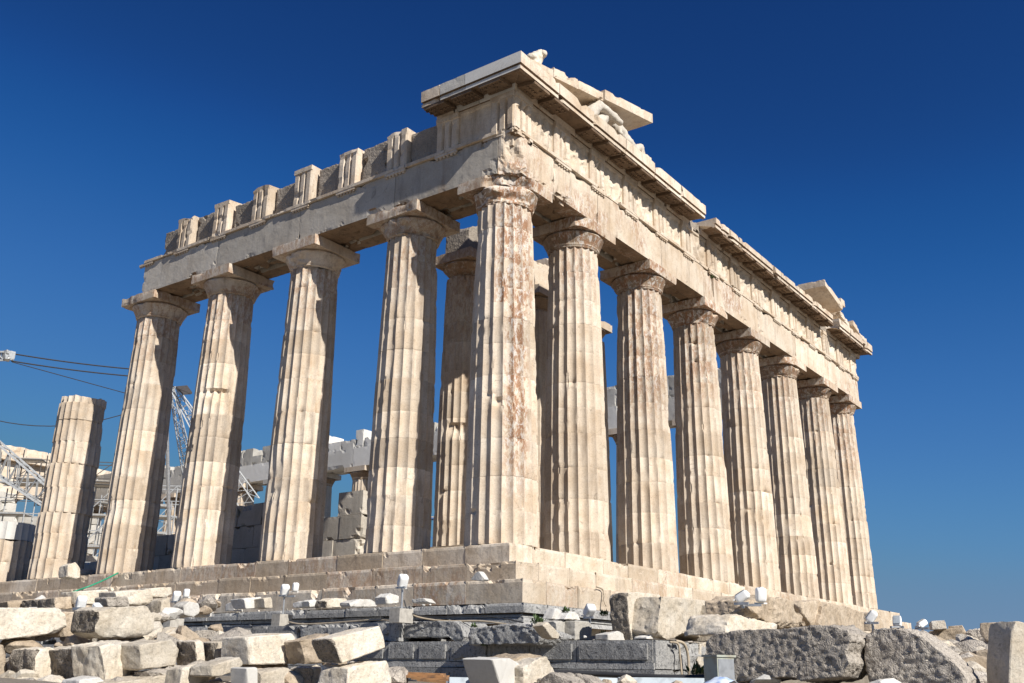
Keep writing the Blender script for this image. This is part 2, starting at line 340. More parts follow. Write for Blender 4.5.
# ---- columns
def crust_and_shade(o, slot='crust', nzmax=-.6):
    # brown crust plus painted-in underside shade, on down-facing faces only
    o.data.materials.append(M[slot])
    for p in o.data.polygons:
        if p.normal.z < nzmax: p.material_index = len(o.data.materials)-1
def shaft_r(z, rb, rt, Hs=9.57):
    t = z/Hs
    return rb+(rt-rb)*(t**1.12) + .017*math.sin(math.pi*t)
def column(cx, cy, name='column', z0=0., Hs=9.57, rb=.965, rt=.785, seed=1, hi=True, mat='marble', rustf=None, lean=(0, 0), gouges=(), top=None, capital=True, drums=11, jitter=.006, tops=(), abh=1.0, parent=temple, cap_cuts=(), topdrum_mat=None, age=0., crust=('crust_shade2', -.30)):
    rr = random.Random(seed); nfl = 20; sub = 8 if hi else 4; N = nfl*sub
    zs = [0.]
    while len(zs) <= drums: zs.append(zs[-1]+rr.uniform(.8, 1.2))
    k = Hs/zs[-1]; zs = [z*k for z in zs]
    stop = top if top else Hs
    mb = MB(); prev_open = None
    for d in range(drums):
        a, b = zs[d], zs[d+1]
        if a >= stop-.02: break
        last = b >= stop
        b = min(b, stop)
        nr = 10 if hi else 3
        ox, oy = rr.uniform(-jitter, jitter), rr.uniform(-jitter, jitter); rot = 0
        tint = min(1, max(0, rr.gauss(.45, .18 if rr.random() < .65 else .5))); sd = seed*7.7+d
        levels = [a] + [a+.012] + [a+(b-a)*i/nr for i in range(1, nr)] + [b-.012, b]
        vs = []; fs = []; rings_ = len(levels)
        for li, z in enumerate(levels):
            e_end = li in (0, rings_-1)
            ro = shaft_r(z, rb, rt)
            f = z/Hs; lx, ly = lean[0]*f, lean[1]*f
            for s_ in range(N):
                th = 2*math.pi*s_/N; t = (s_ % sub)/sub*2-1     # -1..1 arris at -1
                prof = 1-t*t                                     # 0 at arris, 1 mid flute
                r = ro*(1-.080*prof)
                P = (cx+math.cos(th)*ro, cy+math.sin(th)*ro, z)
                if hi:
                    arr = max(0, 1-prof*2.4)
                    w = fbm(P, 1.9, sd*.0+seed, 4)
                    r -= arr*max(0, w-.36)*.14 
                    jd = min(z-a, b-z)
                    if jd < .10: r -= max(0, nz(P, 3.6, seed+4)-.36)*.22*(1-jd/.10)
                    big = fbm(P, .55, seed+17, 3)
                    if big > .42: r -= min(.05, (big-.42)*.14)*(1-prof)
                for (gt, gz, gr, gd) in gouges:
                    da = (th-gt+math.pi) % (2*math.pi)-math.pi
                    q = math.hypot(da*ro, (z-gz)*1.0)/gr
                    if q < 1 and z < gz+.03: r -= gd*(1-q)**.6*(1+.4*nz(P, 8, seed))
                if e_end: r -= .003
                zz = z
                if last and li >= rings_-4 and top: 
                    zz = z - (li-(rings_-4)+1)/4*.16*max(0, fbm((P[0], P[1], 0), 1.1, seed+3)+.1)
                    if e_end: r -= .03
                vs.append((cx+ox+lx+math.cos(th+rot)*r, cy+oy+ly+math.sin(th+rot)*r, z0+zz))
        for li in range(rings_-1):
            for s_ in range(N):
                fs.append((li*N+s_, li*N+(s_+1) % N, (li+1)*N+(s_+1) % N, (li+1)*N+s_))
        fs.append(tuple(range((rings_-1)*N, rings_*N)))
        fs.append(tuple(range(N))[::-1])
        rf = 0.
        if rustf:
            rf = lambda f, v: rustf(v[f[0]])
        mb.add(vs, fs, tint, rf)
        if last: break
    o = mb.build(name, mat, parent, smooth=False)
    try:
        for p in o.data.polygons: p.use_smooth = len(p.vertices) == 4
        o.data.set_sharp_from_angle(angle=R(32))
    except Exception: pass
    if capital:
        cb = MB(); n = 72 if hi else 36; cxx, cyy = cx+lean[0], cy+lean[1]
        prof = [(rt-.045, -.03), (rt-.03, .0), (rt+.012, .012), (rt+.005, .035), (rt+.022, .045), (rt+.015, .065), (rt+.035, .075)] + \
               [(rt+.035+(1.0-rt-.055)*math.sin(t*1.35)/math.sin(1.35)*(.35+.65*t), .075+.36*t) for t in [i/9 for i in range(1, 10)]] + [(.93, .50), (.90, .515)]
        vs = []; fs = []
        for (r, z) in prof:
            for i in range(n):
                th = 2*math.pi*i/n; P = (cxx+r*math.cos(th), cyy+r*math.sin(th), Hs+z)
                q = r*abh - (.0 if not cap_cuts else max(0, r*abh*max(0, -math.cos(th)*.707-math.sin(th)*.707) - (.80+.05*nz(P, 5, seed)) if (cxx == 0 and cyy < .5) else 0)) - (max(0, fbm(P, 1.6, seed+31, 4)-.15)*.22 if hi else 0)
                vs.append((cxx+q*math.cos(th), cyy+q*math.sin(th), z0+Hs+z))
        for l in range(len(prof)-1):
            for i in range(n): fs.append((l*n+i, l*n+(i+1) % n, (l+1)*n+(i+1) % n, (l+1)*n+i))
        cb.add(vs, fs, rr.random(), (lambda f, v: rustf(v[f[0]])) if rustf else 0)
        hw = 1.0*abh
        cb.rough((cxx-hw, cyy-hw, z0+Hs+.515), (cxx+hw, cyy+hw, z0+Hs+.858), .09 if hi else .4, .022 if hi else 0, seed+2.5, rr.random(), (lambda f, v: rustf(v[f[0]])) if rustf else 0, cuts=cap_cuts)
        c = cb.build('capital', mat, o, smooth=False)
        if crust: crust_and_shade(c, *crust)
        for p in c.data.polygons: p.use_smooth = p.index < (len(prof)-1)*n
        try: c.data.set_sharp_from_angle(angle=R(40))
        except Exception: pass
    return o

def rust_for(i):
    # brown crust survives on the east and north-east sides, upper part of the shafts
    def f(p):
        x, y, z = p; cx = EX[i]; th = math.atan2(y, x-cx)
        mid = math.atan2(CAM.y, CAM.x-cx)+R(24 if i == 0 else 8)
        da = abs((th-mid+math.pi) % (2*math.pi)-math.pi)
        k = max(0, 1-da/R(30 if i == 0 else 70))
        lo = (.6, 6.6, 4.2, 5.6, 6.0, 6.4, 6.6, 5.5)[i]
        h = max(0, min(1, (z-lo)/2.0))
        s = (1.0, .6, .8, .7, .5, .5, .55, .6)[i]
        if i == 0 and z > 6.5: k = max(k, max(0, 1-da/R(62)))
        return min(1, min(1, k*2.2)*h*s + (.5*s if z > 9.5 else 0))
    return f
def rust_s(p): return .6*max(0, min(1, (p[2]-7.0)/2)) * (1 if nz(p, .9, 3) > -.1 else .2)
import math as _m
def gouge(u, v, colx, coly, rad, dep, Hs=9.57):
    """gouge centre given by where it shows in the view, returned as angle and height on that column"""
    # intersect view ray with the column's cylinder
    r_ = ray(u, v); ox, oy = CAM.x-colx, CAM.y-coly; rr_ = .88
    A = r_.x**2+r_.y**2; B = 2*(ox*r_.x+oy*r_.y); Cc = ox*ox+oy*oy-rr_*rr_
    D = max(0, B*B-4*A*Cc); t = (-B-_m.sqrt(D))/(2*A)
    p = CAM+r_*t
    return (_m.atan2(p.y-coly, p.x-colx), p.z, rad, dep)

east_cols = []
gs = {0: [gouge(500, 398, 0, 0, .26, .10), gouge(492, 392, 0, 0, .18, .08)], 1: [], 2: [gouge(626, 330, EX[2], 0, .3, .05)], 3: [], 4: [gouge(727, 420, EX[4], 0, .25, .05)]}
corner_cut = [((-.80, -.80, 10.25), (-1, -1, .15))]
for i, x in enumerate(EX):
    cc = [((-.46, -.46, 10.25), (-1, -1, -.25))] if i == 0 else []
    if i in (1, 5): cc = [((EX[i]-.70, -.80, 10.2), (-.5, -1, .0))]
    o = column(x, 0, seed=11+i*3, rustf=rust_for(i), lean=(0, .06), gouges=gs.get(i, ()), hi=True, cap_cuts=cc, rb=.985 if i == 0 else .965, rt=.80 if i == 0 else .785)
    east_cols.append(o)
    if i == 0: o['label'] = 'corner column patched with rust brown crust and white scars, broken capital'
sg = {1: [gouge(380, 430, 0, SY[1], .3, .04), gouge(395, 500, 0, SY[1], .25, .04)], 2: [gouge(276, 490, 0, SY[2], .2, .05)],
      3: [gouge(222, 389, 0, SY[3], .42, .16), gouge(208, 388, 0, SY[3], .3, .08)], 4: []}
for i in range(1, 5):
    column(0, SY[i]+(0, 0, .10, .14, .17)[i], seed=61+i*5, rustf=rust_s, lean=(.05, 0), gouges=sg[i], rt=.785, rb=.95, abh=1.04, crust=None)
o = column(0.02, SY[5]+.35, 'broken_column', seed=97, top=7.15, capital=False, jitter=.035, rb=.975)
o['label'] = 'broken fluted column of shifted drums without capital'
# stump with a new white drum on top
yS7 = SY[5]+4.293
o = column(0, yS7, 'column_stump', seed=131, top=1.72, capital=False, drums=11); o['label'] = 'short column stump at the left edge, topped with a white drum'
d = MB(); n = 160; vs = []
for z in (1.73, 2.42):
    for s_ in range(n):
        th = 2*math.pi*s_/n; t = (s_ % 8)/8*2-1; r = .935*(1-.055*(1-t*t)); vs.append((r*math.cos(th), yS7+r*math.sin(th), z))
d.add(vs, [(s_, (s_+1) % n, n+(s_+1) % n, n+s_) for s_ in range(n)]+[tuple(range(n, 2*n)), tuple(range(n))[::-1]])
d.build('new_drum', 'white', o)
# north colonnade: seen through the gaps, partly rebuilt
NY = [3.68+4.293*i for i in range(0, 15)]
for i, y in enumerate(NY):
    column(XE, y, 'north_column', seed=200+i, hi=False, mat='greymarble' if i in (3, 4, 5, 8, 9) else 'marble')
WX = [XE-3.68-4.296*i for i in range(0, 5)]
for i, x in enumerate([XE]+WX):
    column(x, 67.5, 'west_column', seed=240+i, hi=False)
# inner porch columns on their own two low steps
pst = MB(); pst.rough((3.1, 3.7, -.01), (26, 6.6, .35), .4, .02, 2, .4); pst.rough((3.45, 4.0, .352), (25.5, 6.6, .70), .4, .02, 3, .4); pst.build('porch_step', 'step', temple)
column(4.3, 4.95, 'porch_column', z0=.7, Hs=9.3, rb=.84, rt=.68, seed=301, abh=.86, gouges=[gouge(455, 445, 4.3, 4.95, .4, .14)], rustf=lambda p: .5*max(0, min(1, (p[2]-6)/3)))
column(8.47, 4.95, 'porch_column', z0=.7, Hs=9.3, rb=.84, rt=.68, seed=305, abh=.86)
column(12.6, 4.95, 'porch_column', z0=.7, Hs=9.3, rb=.80, rt=.62, seed=307, abh=.70)
pb = MB(); pb.rough((3.75, 4.45, 10.87), (5.0, 5.5, 12.05), .12, .1, 8, .6, 0, cuts=[((4.0, 5, 11.9), (-.6, 0, .9))]); o = pb.build('porch_beam_block', 'backer', temple)
pb = MB(); pb.rough((7.4, 4.5, 10.87), (9.5, 5.4, 12.1), .12, .12, 9, .5); o = pb.build('porch_beam_block', 'marble', temple)
pb = MB(); pb.rough((8.9, 4.45, 12.1), (9.45, 5.4, 12.5), .12, .06, 19, .3); o = pb.build('porch_beam_block', 'marble', temple)

# ---- architrave
def arust(f, v):
    p = v[f[0]]; return min(.8, max(0, fbm(p, .5, 4, 3)-.05)*1.8)
AR = MB(); AF = MB(); AB = MB(); zA0, zA1 = 10.43, 11.66
jx = [-.88, 1.15] + EX[1:7] + [XE+.88]
for i in range(len(jx)-1):
    a, b = jx[i]+.006, jx[i+1]-.006; s = 40+i; t = rnd.random()*.6
    cuts = [((-.66, -.66, 11.2), (-1, -1, -.22))] if i == 0 else []
    AR.rough((a, -.88, zA0), (b, -.31, zA1), .09, .035, s, t, arust, 'xXyYz', .012, cuts)
    AB.rough((a, -.26, zA0+.05), (b, .26, zA1), .16, .20, s+9, t, 0, 'xXyYz', .02)
    AB.rough((a, .31, zA0), (b, .88, zA1), .16, .10, s+19, t, 0, 'xXyYz', .012)
jy = [-.30] + SY[1:4] + [SY[4]+.15]
for i in range(len(jy)-1):
    a, b = jy[i]+.006, jy[i+1]-.006; s = 80+i; t = rnd.random()*.7
    AF.rough((-.88, a, zA0), (-.31, b, zA1), .09, .035, s, t, 0, 'xXyYz', .012)
    AB.rough((-.26, max(a, .9), zA0+.05), (.26, b, zA1), .16, .20, s+9, t, 0, 'xXyYz', .02)
    AB.rough((.31, max(a, .9), zA0), (.88, b, zA1), .16, .10, s+19, t, 0, 'xXyYz', .012)
AR.box((-.70, -.70, 11.3), (.4, .4, 11.84)); AR.rough((-.90, -.90, 11.60), (.3, .3, 11.783), .08, .05, 3.3, .4, 0, 'xXyYzZ', .01, [((-.80, -.80, 11.6), (-1, -1, -.8))])
arch = AR.build('architrave', 'marble', temple); archf = AF.build('architrave', 'flank', temple); archb = AB.build('inner_architrave', 'flank', temple)
for o in (arch, archf, archb): crust_and_shade(o)
# taenia band, regulae with guttae: sub-part of the architrave
TB = MB()
TRE = [-.46] + [ (EX[i]+EX[i+1])/2 + (.0) if k else EX[i+1] for i in range(0, 7) for k in (1, 0)]
TRE[1] = 1.62; TRE[-1] = XE+.46; TRE[-2] = XE-1.62
TRS = [-.46, 1.62, 3.68, 5.83, 7.97, 10.12, 12.27, 14.41, 16.56]
x = -.93
while x < XE+.90:
    l = rnd.uniform(1.2, 2.1); b = min(x+l, XE+.93)
    if rnd.random() < .86 or x < 1 : TB.rough((x, -.965, zA1+.01), (b-.01, .85, 11.78), .10, .02, x, .4, 0, 'xXyzZ', .006, [((-.70, -.70, 11.5), (-1, -1, -.10))] if x < 0 else [])
    else: TB.rough((x, -.90, zA1+.01), (b-.01, .85, 11.78), .10, .045, x, .4, 0, 'xXyzZ', .006)
    x = b
y = -.3
while y < SY[4]+.1:
    b = min(y+rnd.uniform(1.2, 2.1), SY[4]+.12)
    TB.rough((-.965, y, zA1+.01), (.85, b-.01, 11.78), .10, .025, y+50, .4, 0, 'xyYzZ', .006); y = b
for c in TRE:
    a, b = c-.42, c+.42
    if c < 0: a = -.2
    TB.box((a, -.95, 11.585), (b, -.885, 11.668))
    for k in range(6):
        if (k+c*3) % 5 < 4.2: gx = a+(b-a)*(k+.5)/6; TB.box((gx-.035, -.93, 11.535), (gx+.035, -.888, 11.584))
for c in TRS:
    a, b = c-.42, c+.42
    if c < 0: continue
    TB.box((-.95, a, 11.585), (-.885, b, 11.668))
    for k in range(6):
        gy = a+(b-a)*(k+.5)/6; TB.box((-.93, gy-.035, 11.535), (-.888, gy+.035, 11.584))
TB.build('taenia_band', 'marble', arch)

# ---- frieze
frz = bpy.data.objects.new('frieze', None); C.objects.link(frz); frz.parent = temple
bk = MB()
bk.rough((-.62, -.62, 11.785), (XE+.62, .80, 13.12), .35, .03, 5, .5, 0, 'xXyYZ'); bk.build('frieze_backing', 'marble', frz)
def triglyph(c, face, z0=11.785, hgt=1.345, w=.84, depth=.55, seed=0, broken=0, mat='marble', cap=True):
    """vertical grooves facing east (face 'E') or south ('S')"""
    mb = MB(); zz = z0; rr = random.Random(seed)
    top = z0+hgt-broken
    gl = [(0, .035), (.04, 0), (.20, 0), (.25, .07), (.27, .07), (.32, 0), (.52-.04, 0), (.53, .07), (.55, .07), (.60, 0), (.76, 0), (.80, .0), (.84, .035)]
    gl = [(-.42, .05), (-.375, 0), (-.20, 0), (-.145, .12), (-.135, .12), (-.08, 0), (.08, 0), (.135, .12), (.145, .12), (.20, 0), (.375, 0), (.42, .05)]
    NZ = 12; P0 = -.92
    vs = []; fs = []
    zl = [z0+(top-z0)*i/NZ for i in range(NZ+1)]
    capz = z0+hgt-.17
    for z in zl:
        for (a, dpt) in gl:
            d = dpt if z < capz-.05 else 0
            p = (c+a*w/.84, P0+d, z)
            e = max(0, fbm(p, 2.6, seed+1, 3)-.30)*.16*(1 if d == 0 else .2) + .003*nz(p, 9, seed)
            q = Vector((p[0], p[1]+e, z - (max(0, fbm(p, 1.5, seed, 3))*.18 if (broken and z > top-.2) else 0)))
            vs.append(q)
    n = len(gl)
    for i in range(NZ):
        for k in range(n-1): fs.append((i*n+k, i*n+k+1, (i+1)*n+k+1, (i+1)*n+k))
    # sides, back and top
    back = []
    for i, z in enumerate(zl):
        back.append((len(vs), len(vs)+1)); vs.append(Vector((c-.42, P0+depth, z))); vs.append(Vector((c+.42, P0+depth, z)))
    for i in range(NZ):
        fs.append((i*n, (i+1)*n, back[i+1][0], back[i][0])); fs.append((i*n+n-1, back[i][1], back[i+1][1], (i+1)*n+n-1))
        fs.append((back[i][0], back[i+1][0], back[i+1][1], back[i][1]))
    fs.append(tuple(NZ*n+k for k in range(n)) + (back[NZ][1], back[NZ][0]))
    fs.append(tuple(k for k in range(n))[::-1] + (back[0][0], back[0][1]))
    if face == 'S':
        vs = [Vector((v.y, v.x, v.z)) for v in vs]; fs = [f[::-1] for f in fs]
    mb.add(vs, fs, rr.random(), (lambda f, v: .35*max(0, fbm(v[f[0]], .5, 8))) )
    if cap and not broken:
        if face == 'E': mb.rough((c-.43, -.945, capz), (c+.43, -.86, z0+hgt-.003), .08, .03, seed+4, .4)
        else: mb.rough((-.945, c-.43, capz), (-.86, c+.43, z0+hgt-.003), .08, .03, seed+4, .4)
    return mb.build('triglyph', mat, frz)
for i, c in enumerate(TRE): triglyph(c, 'E', seed=i*3+1, depth=.28, hgt=1.165)
def metope(a, b, face, seed, relief=.10, z0=11.785, z1=12.95):
    mb = MB(); NX, NZ = 26, 26; vs = []; fs = []
    r = random.Random(seed)
    figs = [(r.uniform(.25, .42), r.uniform(.35, .6)), (r.uniform(.58, .78), r.uniform(.35, .6))]
    for j in range(NZ+1):
        for i in range(NX+1):
            u, v = i/NX, j/NZ; h = 0
            for (fx, lean) in figs:
                cxm = fx+(v-.5)*(lean-.45)*.5+.05*math.sin(v*7+seed)
                wdt = .10+.05*math.sin(v*5+seed*2) if v < .62 else .075
                q = abs(u-cxm)/wdt
                if v < .86 and q < 1: h = max(h, math.sqrt(1-q*q)*relief)
                # limbs
                q2 = abs((v-.55)-(u-cxm)*(.7 if seed % 2 else -.6))
                if q2 < .05 and abs(u-cxm) < .24: h = max(h, relief*.55)
            er = fbm((u*3, v*3, seed), 1.3, seed, 4)
            h = max(0, h*(1-max(0, er*1.3))) + .010*er
            if v > .91: h = .05
            x = a+(b-a)*u; z = z0+(z1-z0)*v
            vs.append((x, -.80-h, z) if face == 'E' else (-.80-h, x, z))
    for j in range(NZ):
        for i in range(NX):
            f = (j*(NX+1)+i, j*(NX+1)+i+1, (j+1)*(NX+1)+i+1, (j+1)*(NX+1)+i); fs.append(f if face == 'E' else f[::-1])
    mb.add(vs, fs, r.random()*.7, 0)
    bx = MB()
    if face == 'E': mb.box((a, -.779, z0), (b, -.63, z1), .4)
    else: mb.box((-.779, a, z0), (-.63, b, z1), .4)
    o = mb.build('metope', 'marble', frz, smooth=True)
    o.data.set_sharp_from_angle(angle=R(45))
    return o
for i in range(len(TRE)-1): metope(TRE[i]+.42, TRE[i+1]-.42, 'E', 10+i)
# south flank frieze: complete by the corner, further left only triglyphs and rough backers
triglyph(-.46, 'S', seed=71, depth=.3, hgt=1.165); triglyph(1.62, 'S', seed=72, depth=.5, hgt=1.165)
metope(-.04, 1.20, 'S', 31, relief=.02)
bk2 = MB(); bk2.rough((-.62, .81, 11.785), (.80, 2.2, 13.12), .2, .05, 77, .5, 0, 'xXyYZ'); bk2.rough((-.72, 2.06, 11.785), (-.2, 3.25, 12.95), .1, .12, 78, .4, 0, 'xXyYZ', .02)
bk2.build('frieze_backing', 'backer', frz)
for i, c in enumerate(TRS[2:8]):
    triglyph(c, 'S', seed=81+i, depth=.62, broken=(.02, .04, .0, .06, .03, .10)[i])
    b = MB(); hh = (1.30, 1.22, 1.15, 1.05, 1.2, 1.12)[i]
    ce = c+1.07
    b.rough((-.74+.05*(i % 3), c+.48, 11.785), (-.15, c+1.66-.05*(i % 2), 11.785+hh), .085, .22, 91+i, .3+.1*i, 0, 'xXyYZz', .03)
    o = b.build('backing_block', 'backer', frz); o['label'] = 'rough grey backing block between triglyphs'
    b = MB(); b.rough((.0, c-.9, 11.785), (.8, c+1.1, 11.785+.9+.2*(i % 2)), .2, .15, 191+i, .5, 0, 'xXyYZz', .03); b.build('backing_block', 'backer', frz)

# ---- geison (cornice) with sloping mutules
def geison(a, b, face, seed, whole=True, mat='marble', zt=13.58, sawn=False, back=.4, mitre=False, ends=.05):
    """profile extruded along the facade; local (t along, n outwards from face, z)"""
    mb = MB(); prof = [(-.90, 12.955), (-.95, 13.14), (-1.46, 13.10), (-1.47, 13.05), (-1.585, 13.05), (-1.585, 13.15), (-1.54, 13.17), (-1.54, 13.21), (-1.62, 13.215), (-1.62, zt), (back, zt), (back, 12.955)]
    pr = []
    for k in range(len(prof)):
        p, q = prof[k], prof[(k+1) % len(prof)]; L = math.hypot(q[0]-p[0], q[1]-p[1]); nn = max(1, int(L/.14)) if k not in (9, 10, 11) else max(1, int(L/.4))
        for j in range(nn): pr.append((p[0]+(q[0]-p[0])*j/nn, p[1]+(q[1]-p[1])*j/nn))
    n = len(pr); nt_ = max(2, int((b-a)/.12)); vs = []; fs = []
    for i in range(nt_+1):
        t = a+(b-a)*i/nt_
        for (o_, z) in pr:
            P = (t, o_, z); dd = 0; tt = t
            if not sawn and o_ < -1.3:
                c = fbm(P, 1.5, seed, 4); ed = max(0, c-.38)*.45 + .012*max(0, nz(P, 6, seed))
                o2 = o_+ed; z2 = z - (ed*.9 if z > 13.4 else -ed*.2)
            else: o2, z2 = o_, z
            if i in (0, nt_) and not sawn:
                tt = t + (1 if i == 0 else -1)*max(0, fbm(P, 1.4, seed+5, 3)+.1)*ends
            if mitre: tt = max(tt, o_+.001)
            vs.append(Vector((tt, o2, z2)))
    for i in range(nt_):
        for k in range(n): fs.append((i*n+k, i*n+(k+1) % n, (i+1)*n+(k+1) % n, (i+1)*n+k))
    fs.append(tuple(range(n))[::-1]); fs.append(tuple(range(nt_*n, (nt_+1)*n)))
    fs = [f[::-1] for f in fs]
    if face == 'S': vs = [Vector((v.y, v.x, v.z)) for v in vs]; fs = [f[::-1] for f in fs]
    mb.add(vs, fs, random.Random(seed).random()*.6, (lambda f, v: .5*max(0, fbm(v[f[0]], .6, 2))))
    o = mb.build('cornice_block', mat, geis)
    crust_and_shade(o, 'soffit', -.5); return o  # crust and painted shade darken the soffit between the mutules
geis = bpy.data.objects.new('cornice', None); C.objects.link(geis); geis.parent = temple
segs = []
x = -1.54
for (lo, hi_) in ((-1.62, 10.3), (11.15, 24.3), (25.15, XE+1.62)):
    n = max(1, round((hi_-lo)/2.1)); 
    for i in range(n): segs.append((lo+(hi_-lo)*i/n, lo+(hi_-lo)*(i+1)/n))
for i, (a, b) in enumerate(segs):
    ends = .35 if (abs(a-11.15) < .01 or abs(a-25.15) < .01 or abs(b-10.3) < .01 or abs(b-24.3) < .01) else .03
    if i == 0: a = -1.625; geison(a, b-.012, 'E', 400+i, mitre=True, ends=0)
    else: geison(a+.010, b-.010, 'E', 400+i, ends=ends, zt=13.58 if a < 11 else (13.44 if a < 24.5 else 13.56))
gb = MB(); gb.rough((10.2, -.9, 12.955), (11.2, .4, 13.35), .1, .12, 3, .6); gb.rough((24.2, -.9, 12.955), (25.2, .4, 13.3), .1, .12, 4, .6); gb.build('cornice_core', 'backer', geis)
o = geison(.40, 1.35, 'S', 450, mat='greymarble', sawn=False); o = geison(1.36, 2.09, 'S', 452)
o = geison(-1.625, .39, 'S', 451, mat='white', sawn=True, back=.4, mitre=True); o['label'] = 'clean white restored marble cornice at the corner'
# mutules
cs = []
for i in range(len(TRE)-1): cs += [TRE[i], (TRE[i]+TRE[i+1])/2]
cs.append(TRE[-1]); rr = random.Random(9)
def mutule(c, face):
    mu = MB(); w = .385; o_ = 0
    v = [(c-w, -.96, 13.03), (c+w, -.96, 13.03), (c+w, -1.56, 12.955), (c-w, -1.56, 12.955), (c-w, -.955, 13.20), (c+w, -.955, 13.20), (c+w, -1.56, 13.055), (c-w, -1.56, 13.055)]
    g_ = []
    f = [(0,1,2,3),(4,7,6,5),(0,4,5,1),(1,5,6,2),(2,6,7,3),(3,7,4,0)]
    fl = (lambda q: (q[1], q[0], q[2])) if face == 'S' else (lambda q: q)
    ff = [q[::-1] for q in f] if face == 'S' else f
    mu.add([fl(q) for q in v], ff, rr.random(), 0)
    for a in range(6):
        for b in range(3):
            if rr.random() < .3: continue
            x = c-w+.075+a*.132; t = (b+.5)/3; yy = -.98-.56*t; zz = 13.027-.072*t
            p0, p1 = (x-.03, yy-.03, zz-.035), (x+.03, yy+.03, zz+.01); p0, p1 = fl(p0), fl(p1); mu.box(p0, p1, .5, 0)
    mu.build('mutule', 'soffit', geis)  # mutule colour is crust with soffit shade painted in
for c in cs:
    if 10.0 < c < 11.4 or 24.1 < c < 25.3 or rr.random() < .05: continue
    mutule(c, 'E')
for c in (-.46, .58, 1.62): mutule(c, 'S')

# ---- pediment remains
ped = bpy.data.objects.new('pediment', None); C.objects.link(ped); ped.parent = temple
SL = .223
def rake(x0, x1, seed, z_at0=14.22, thick=.34, ya=-1.42, yb=-.1, mat='marble', name='raking_cornice', sgn=1, chip=.06):
    mb = MB(); xa, xb = (x0, x1)
    def xf(p):
        d = p.x if sgn > 0 else XE-p.x
        return Vector((p.x, p.y, p.z + SL*d))
    mb.rough((xa, ya, z_at0-thick), (xb, yb, z_at0), .10, chip, seed, random.Random(seed).random()*.5, 0, 'xXyYzZ', .012, xf=xf)
    return mb.build(name, mat, ped)
rake(-.9, .35, 501, thick=.30, z_at0=14.02); rake(.37, 1.75, 502, thick=.36, z_at0=14.14, ya=-1.42, chip=.1); rake(1.77, 3.3, 503, thick=.32, z_at0=14.14, ya=-1.40, chip=.12)
o = rake(3.32, 6.6, 504, thick=.36, z_at0=14.24, ya=-1.45, chip=.02); o['label'] = 'long raking cornice slab jutting out over the sculptures'
tb = MB()
for i, (a, b, h) in enumerate(((-.7, .8, 14.0), (.8, 2.2, 14.1), (2.2, 3.7, 14.5), (3.7, 5.2, 14.8))):
    tb.rough((a+.01, -.05, 13.585), (b-.01, .4, h), .15, .06, 520+i, .5)
tb.build('tympanum_wall', 'marble', ped)
tb = MB(); x = 7; rr = random.Random(4)
for (a, b, h) in ((5.9, 6.6, .42), (8.2, 8.7, .10), (9.2, 9.9, .12), (11.6, 12.2, .08), (13.4, 14.3, .10), (15.2, 15.7, .13), (16.9, 17.6, .07), (19.0, 19.5, .12), (21.3, 22, .1)):
    zf = 13.582 if a < 10.5 else 13.442; tb.rough((a, -1.35, zf), (b, -.5, zf+h), .1, .06, a, .4)
tb.build('pediment_floor_block', 'marble', ped)
rake(24.1, 26.6, 540, thick=.34, z_at0=14.24, sgn=-1, ya=-1.45, chip=.03)
rake(26.75, 28.1, 541, thick=.3, z_at0=14.1, sgn=-1, ya=-1.25, chip=.08)
rake(28.12, 30.2, 542, thick=.3, z_at0=14.2, sgn=-1, ya=-1.45, chip=.10)
tb = MB(); tb.rough((25.3, -.4, 13.565), (28.8, .3, 14.3), .15, .08, 560, .5); tb.rough((26.9, -1.3, 14.9), (27.5, -.9, 15.25), .08, .08, 561, .3); tb.build('tympanum_wall', 'marble', ped)

# ---- north, west entablature and inner walls seen through the gaps
ne = MB(); y = -.3; rr = random.Random(44)
class Sep:
    def rough(s_, *a, **k):
        mb = MB(); mb.rough(*a, **k); o = mb.build('new_beam_block', 'white', temple); o['label'] = 'new white marble block set into the far colonnade beam'
ne2 = Sep()
while y < 69:
    l = 4.293; a, b = y, y+l
    new = 9 < y < 38
    (ne2 if rr.random() < (.55 if new else .15) else ne).rough((XE-.88, a+.01, 10.43), (XE-.05, b-.01, 11.78), .25, .05, y+1, rr.random())
    ne.rough((XE+.05, a+.01, 10.43), (XE+.88, b-.01, 11.78), .5, .05, y+1, rr.random())
    k = a
    while k < b-.2:
        w = rr.uniform(.9, 1.5); hh = rr.choice((1.33, 1.33, .95, .7)) if y > 24 else 1.33
        (ne2 if rr.random() < (.5 if new else .1) else ne).rough((XE-.75, k+.01, 11.785), (XE+.85, min(k+w, b)-.01, 11.785+hh), .2, .07, k+9, rr.random()); k += w
    y += l
ne.build('north_entablature', 'greymarble', temple)
we = MB(); x = XE+.88
while x > 8:
    we.rough((x-2.1, 66.6, 10.43), (x-.01, 68.4, 11.78), .4, .05, x, rr.random()*.6); we.rough((x-2.1, 66.7, 11.785), (x-.01, 68.3, 13.1), .4, .05, x+4, rr.random()*.6)
    we.rough((x-2.1, 66.1, 13.105), (x-.01, 68.8, 13.7), .4, .05, x+5, rr.random()*.6)
    if x < 26: we.rough((x-2.1, 66.5, 13.705), (x-.01, 68.3, 14.2+.1*((x*7) % 3)), .4, .1, x+8, rr.random()*.6)
    x -= 2.1
we.build('west_entablature', 'marble', temple)
cw = MB(); rr = random.Random(8)
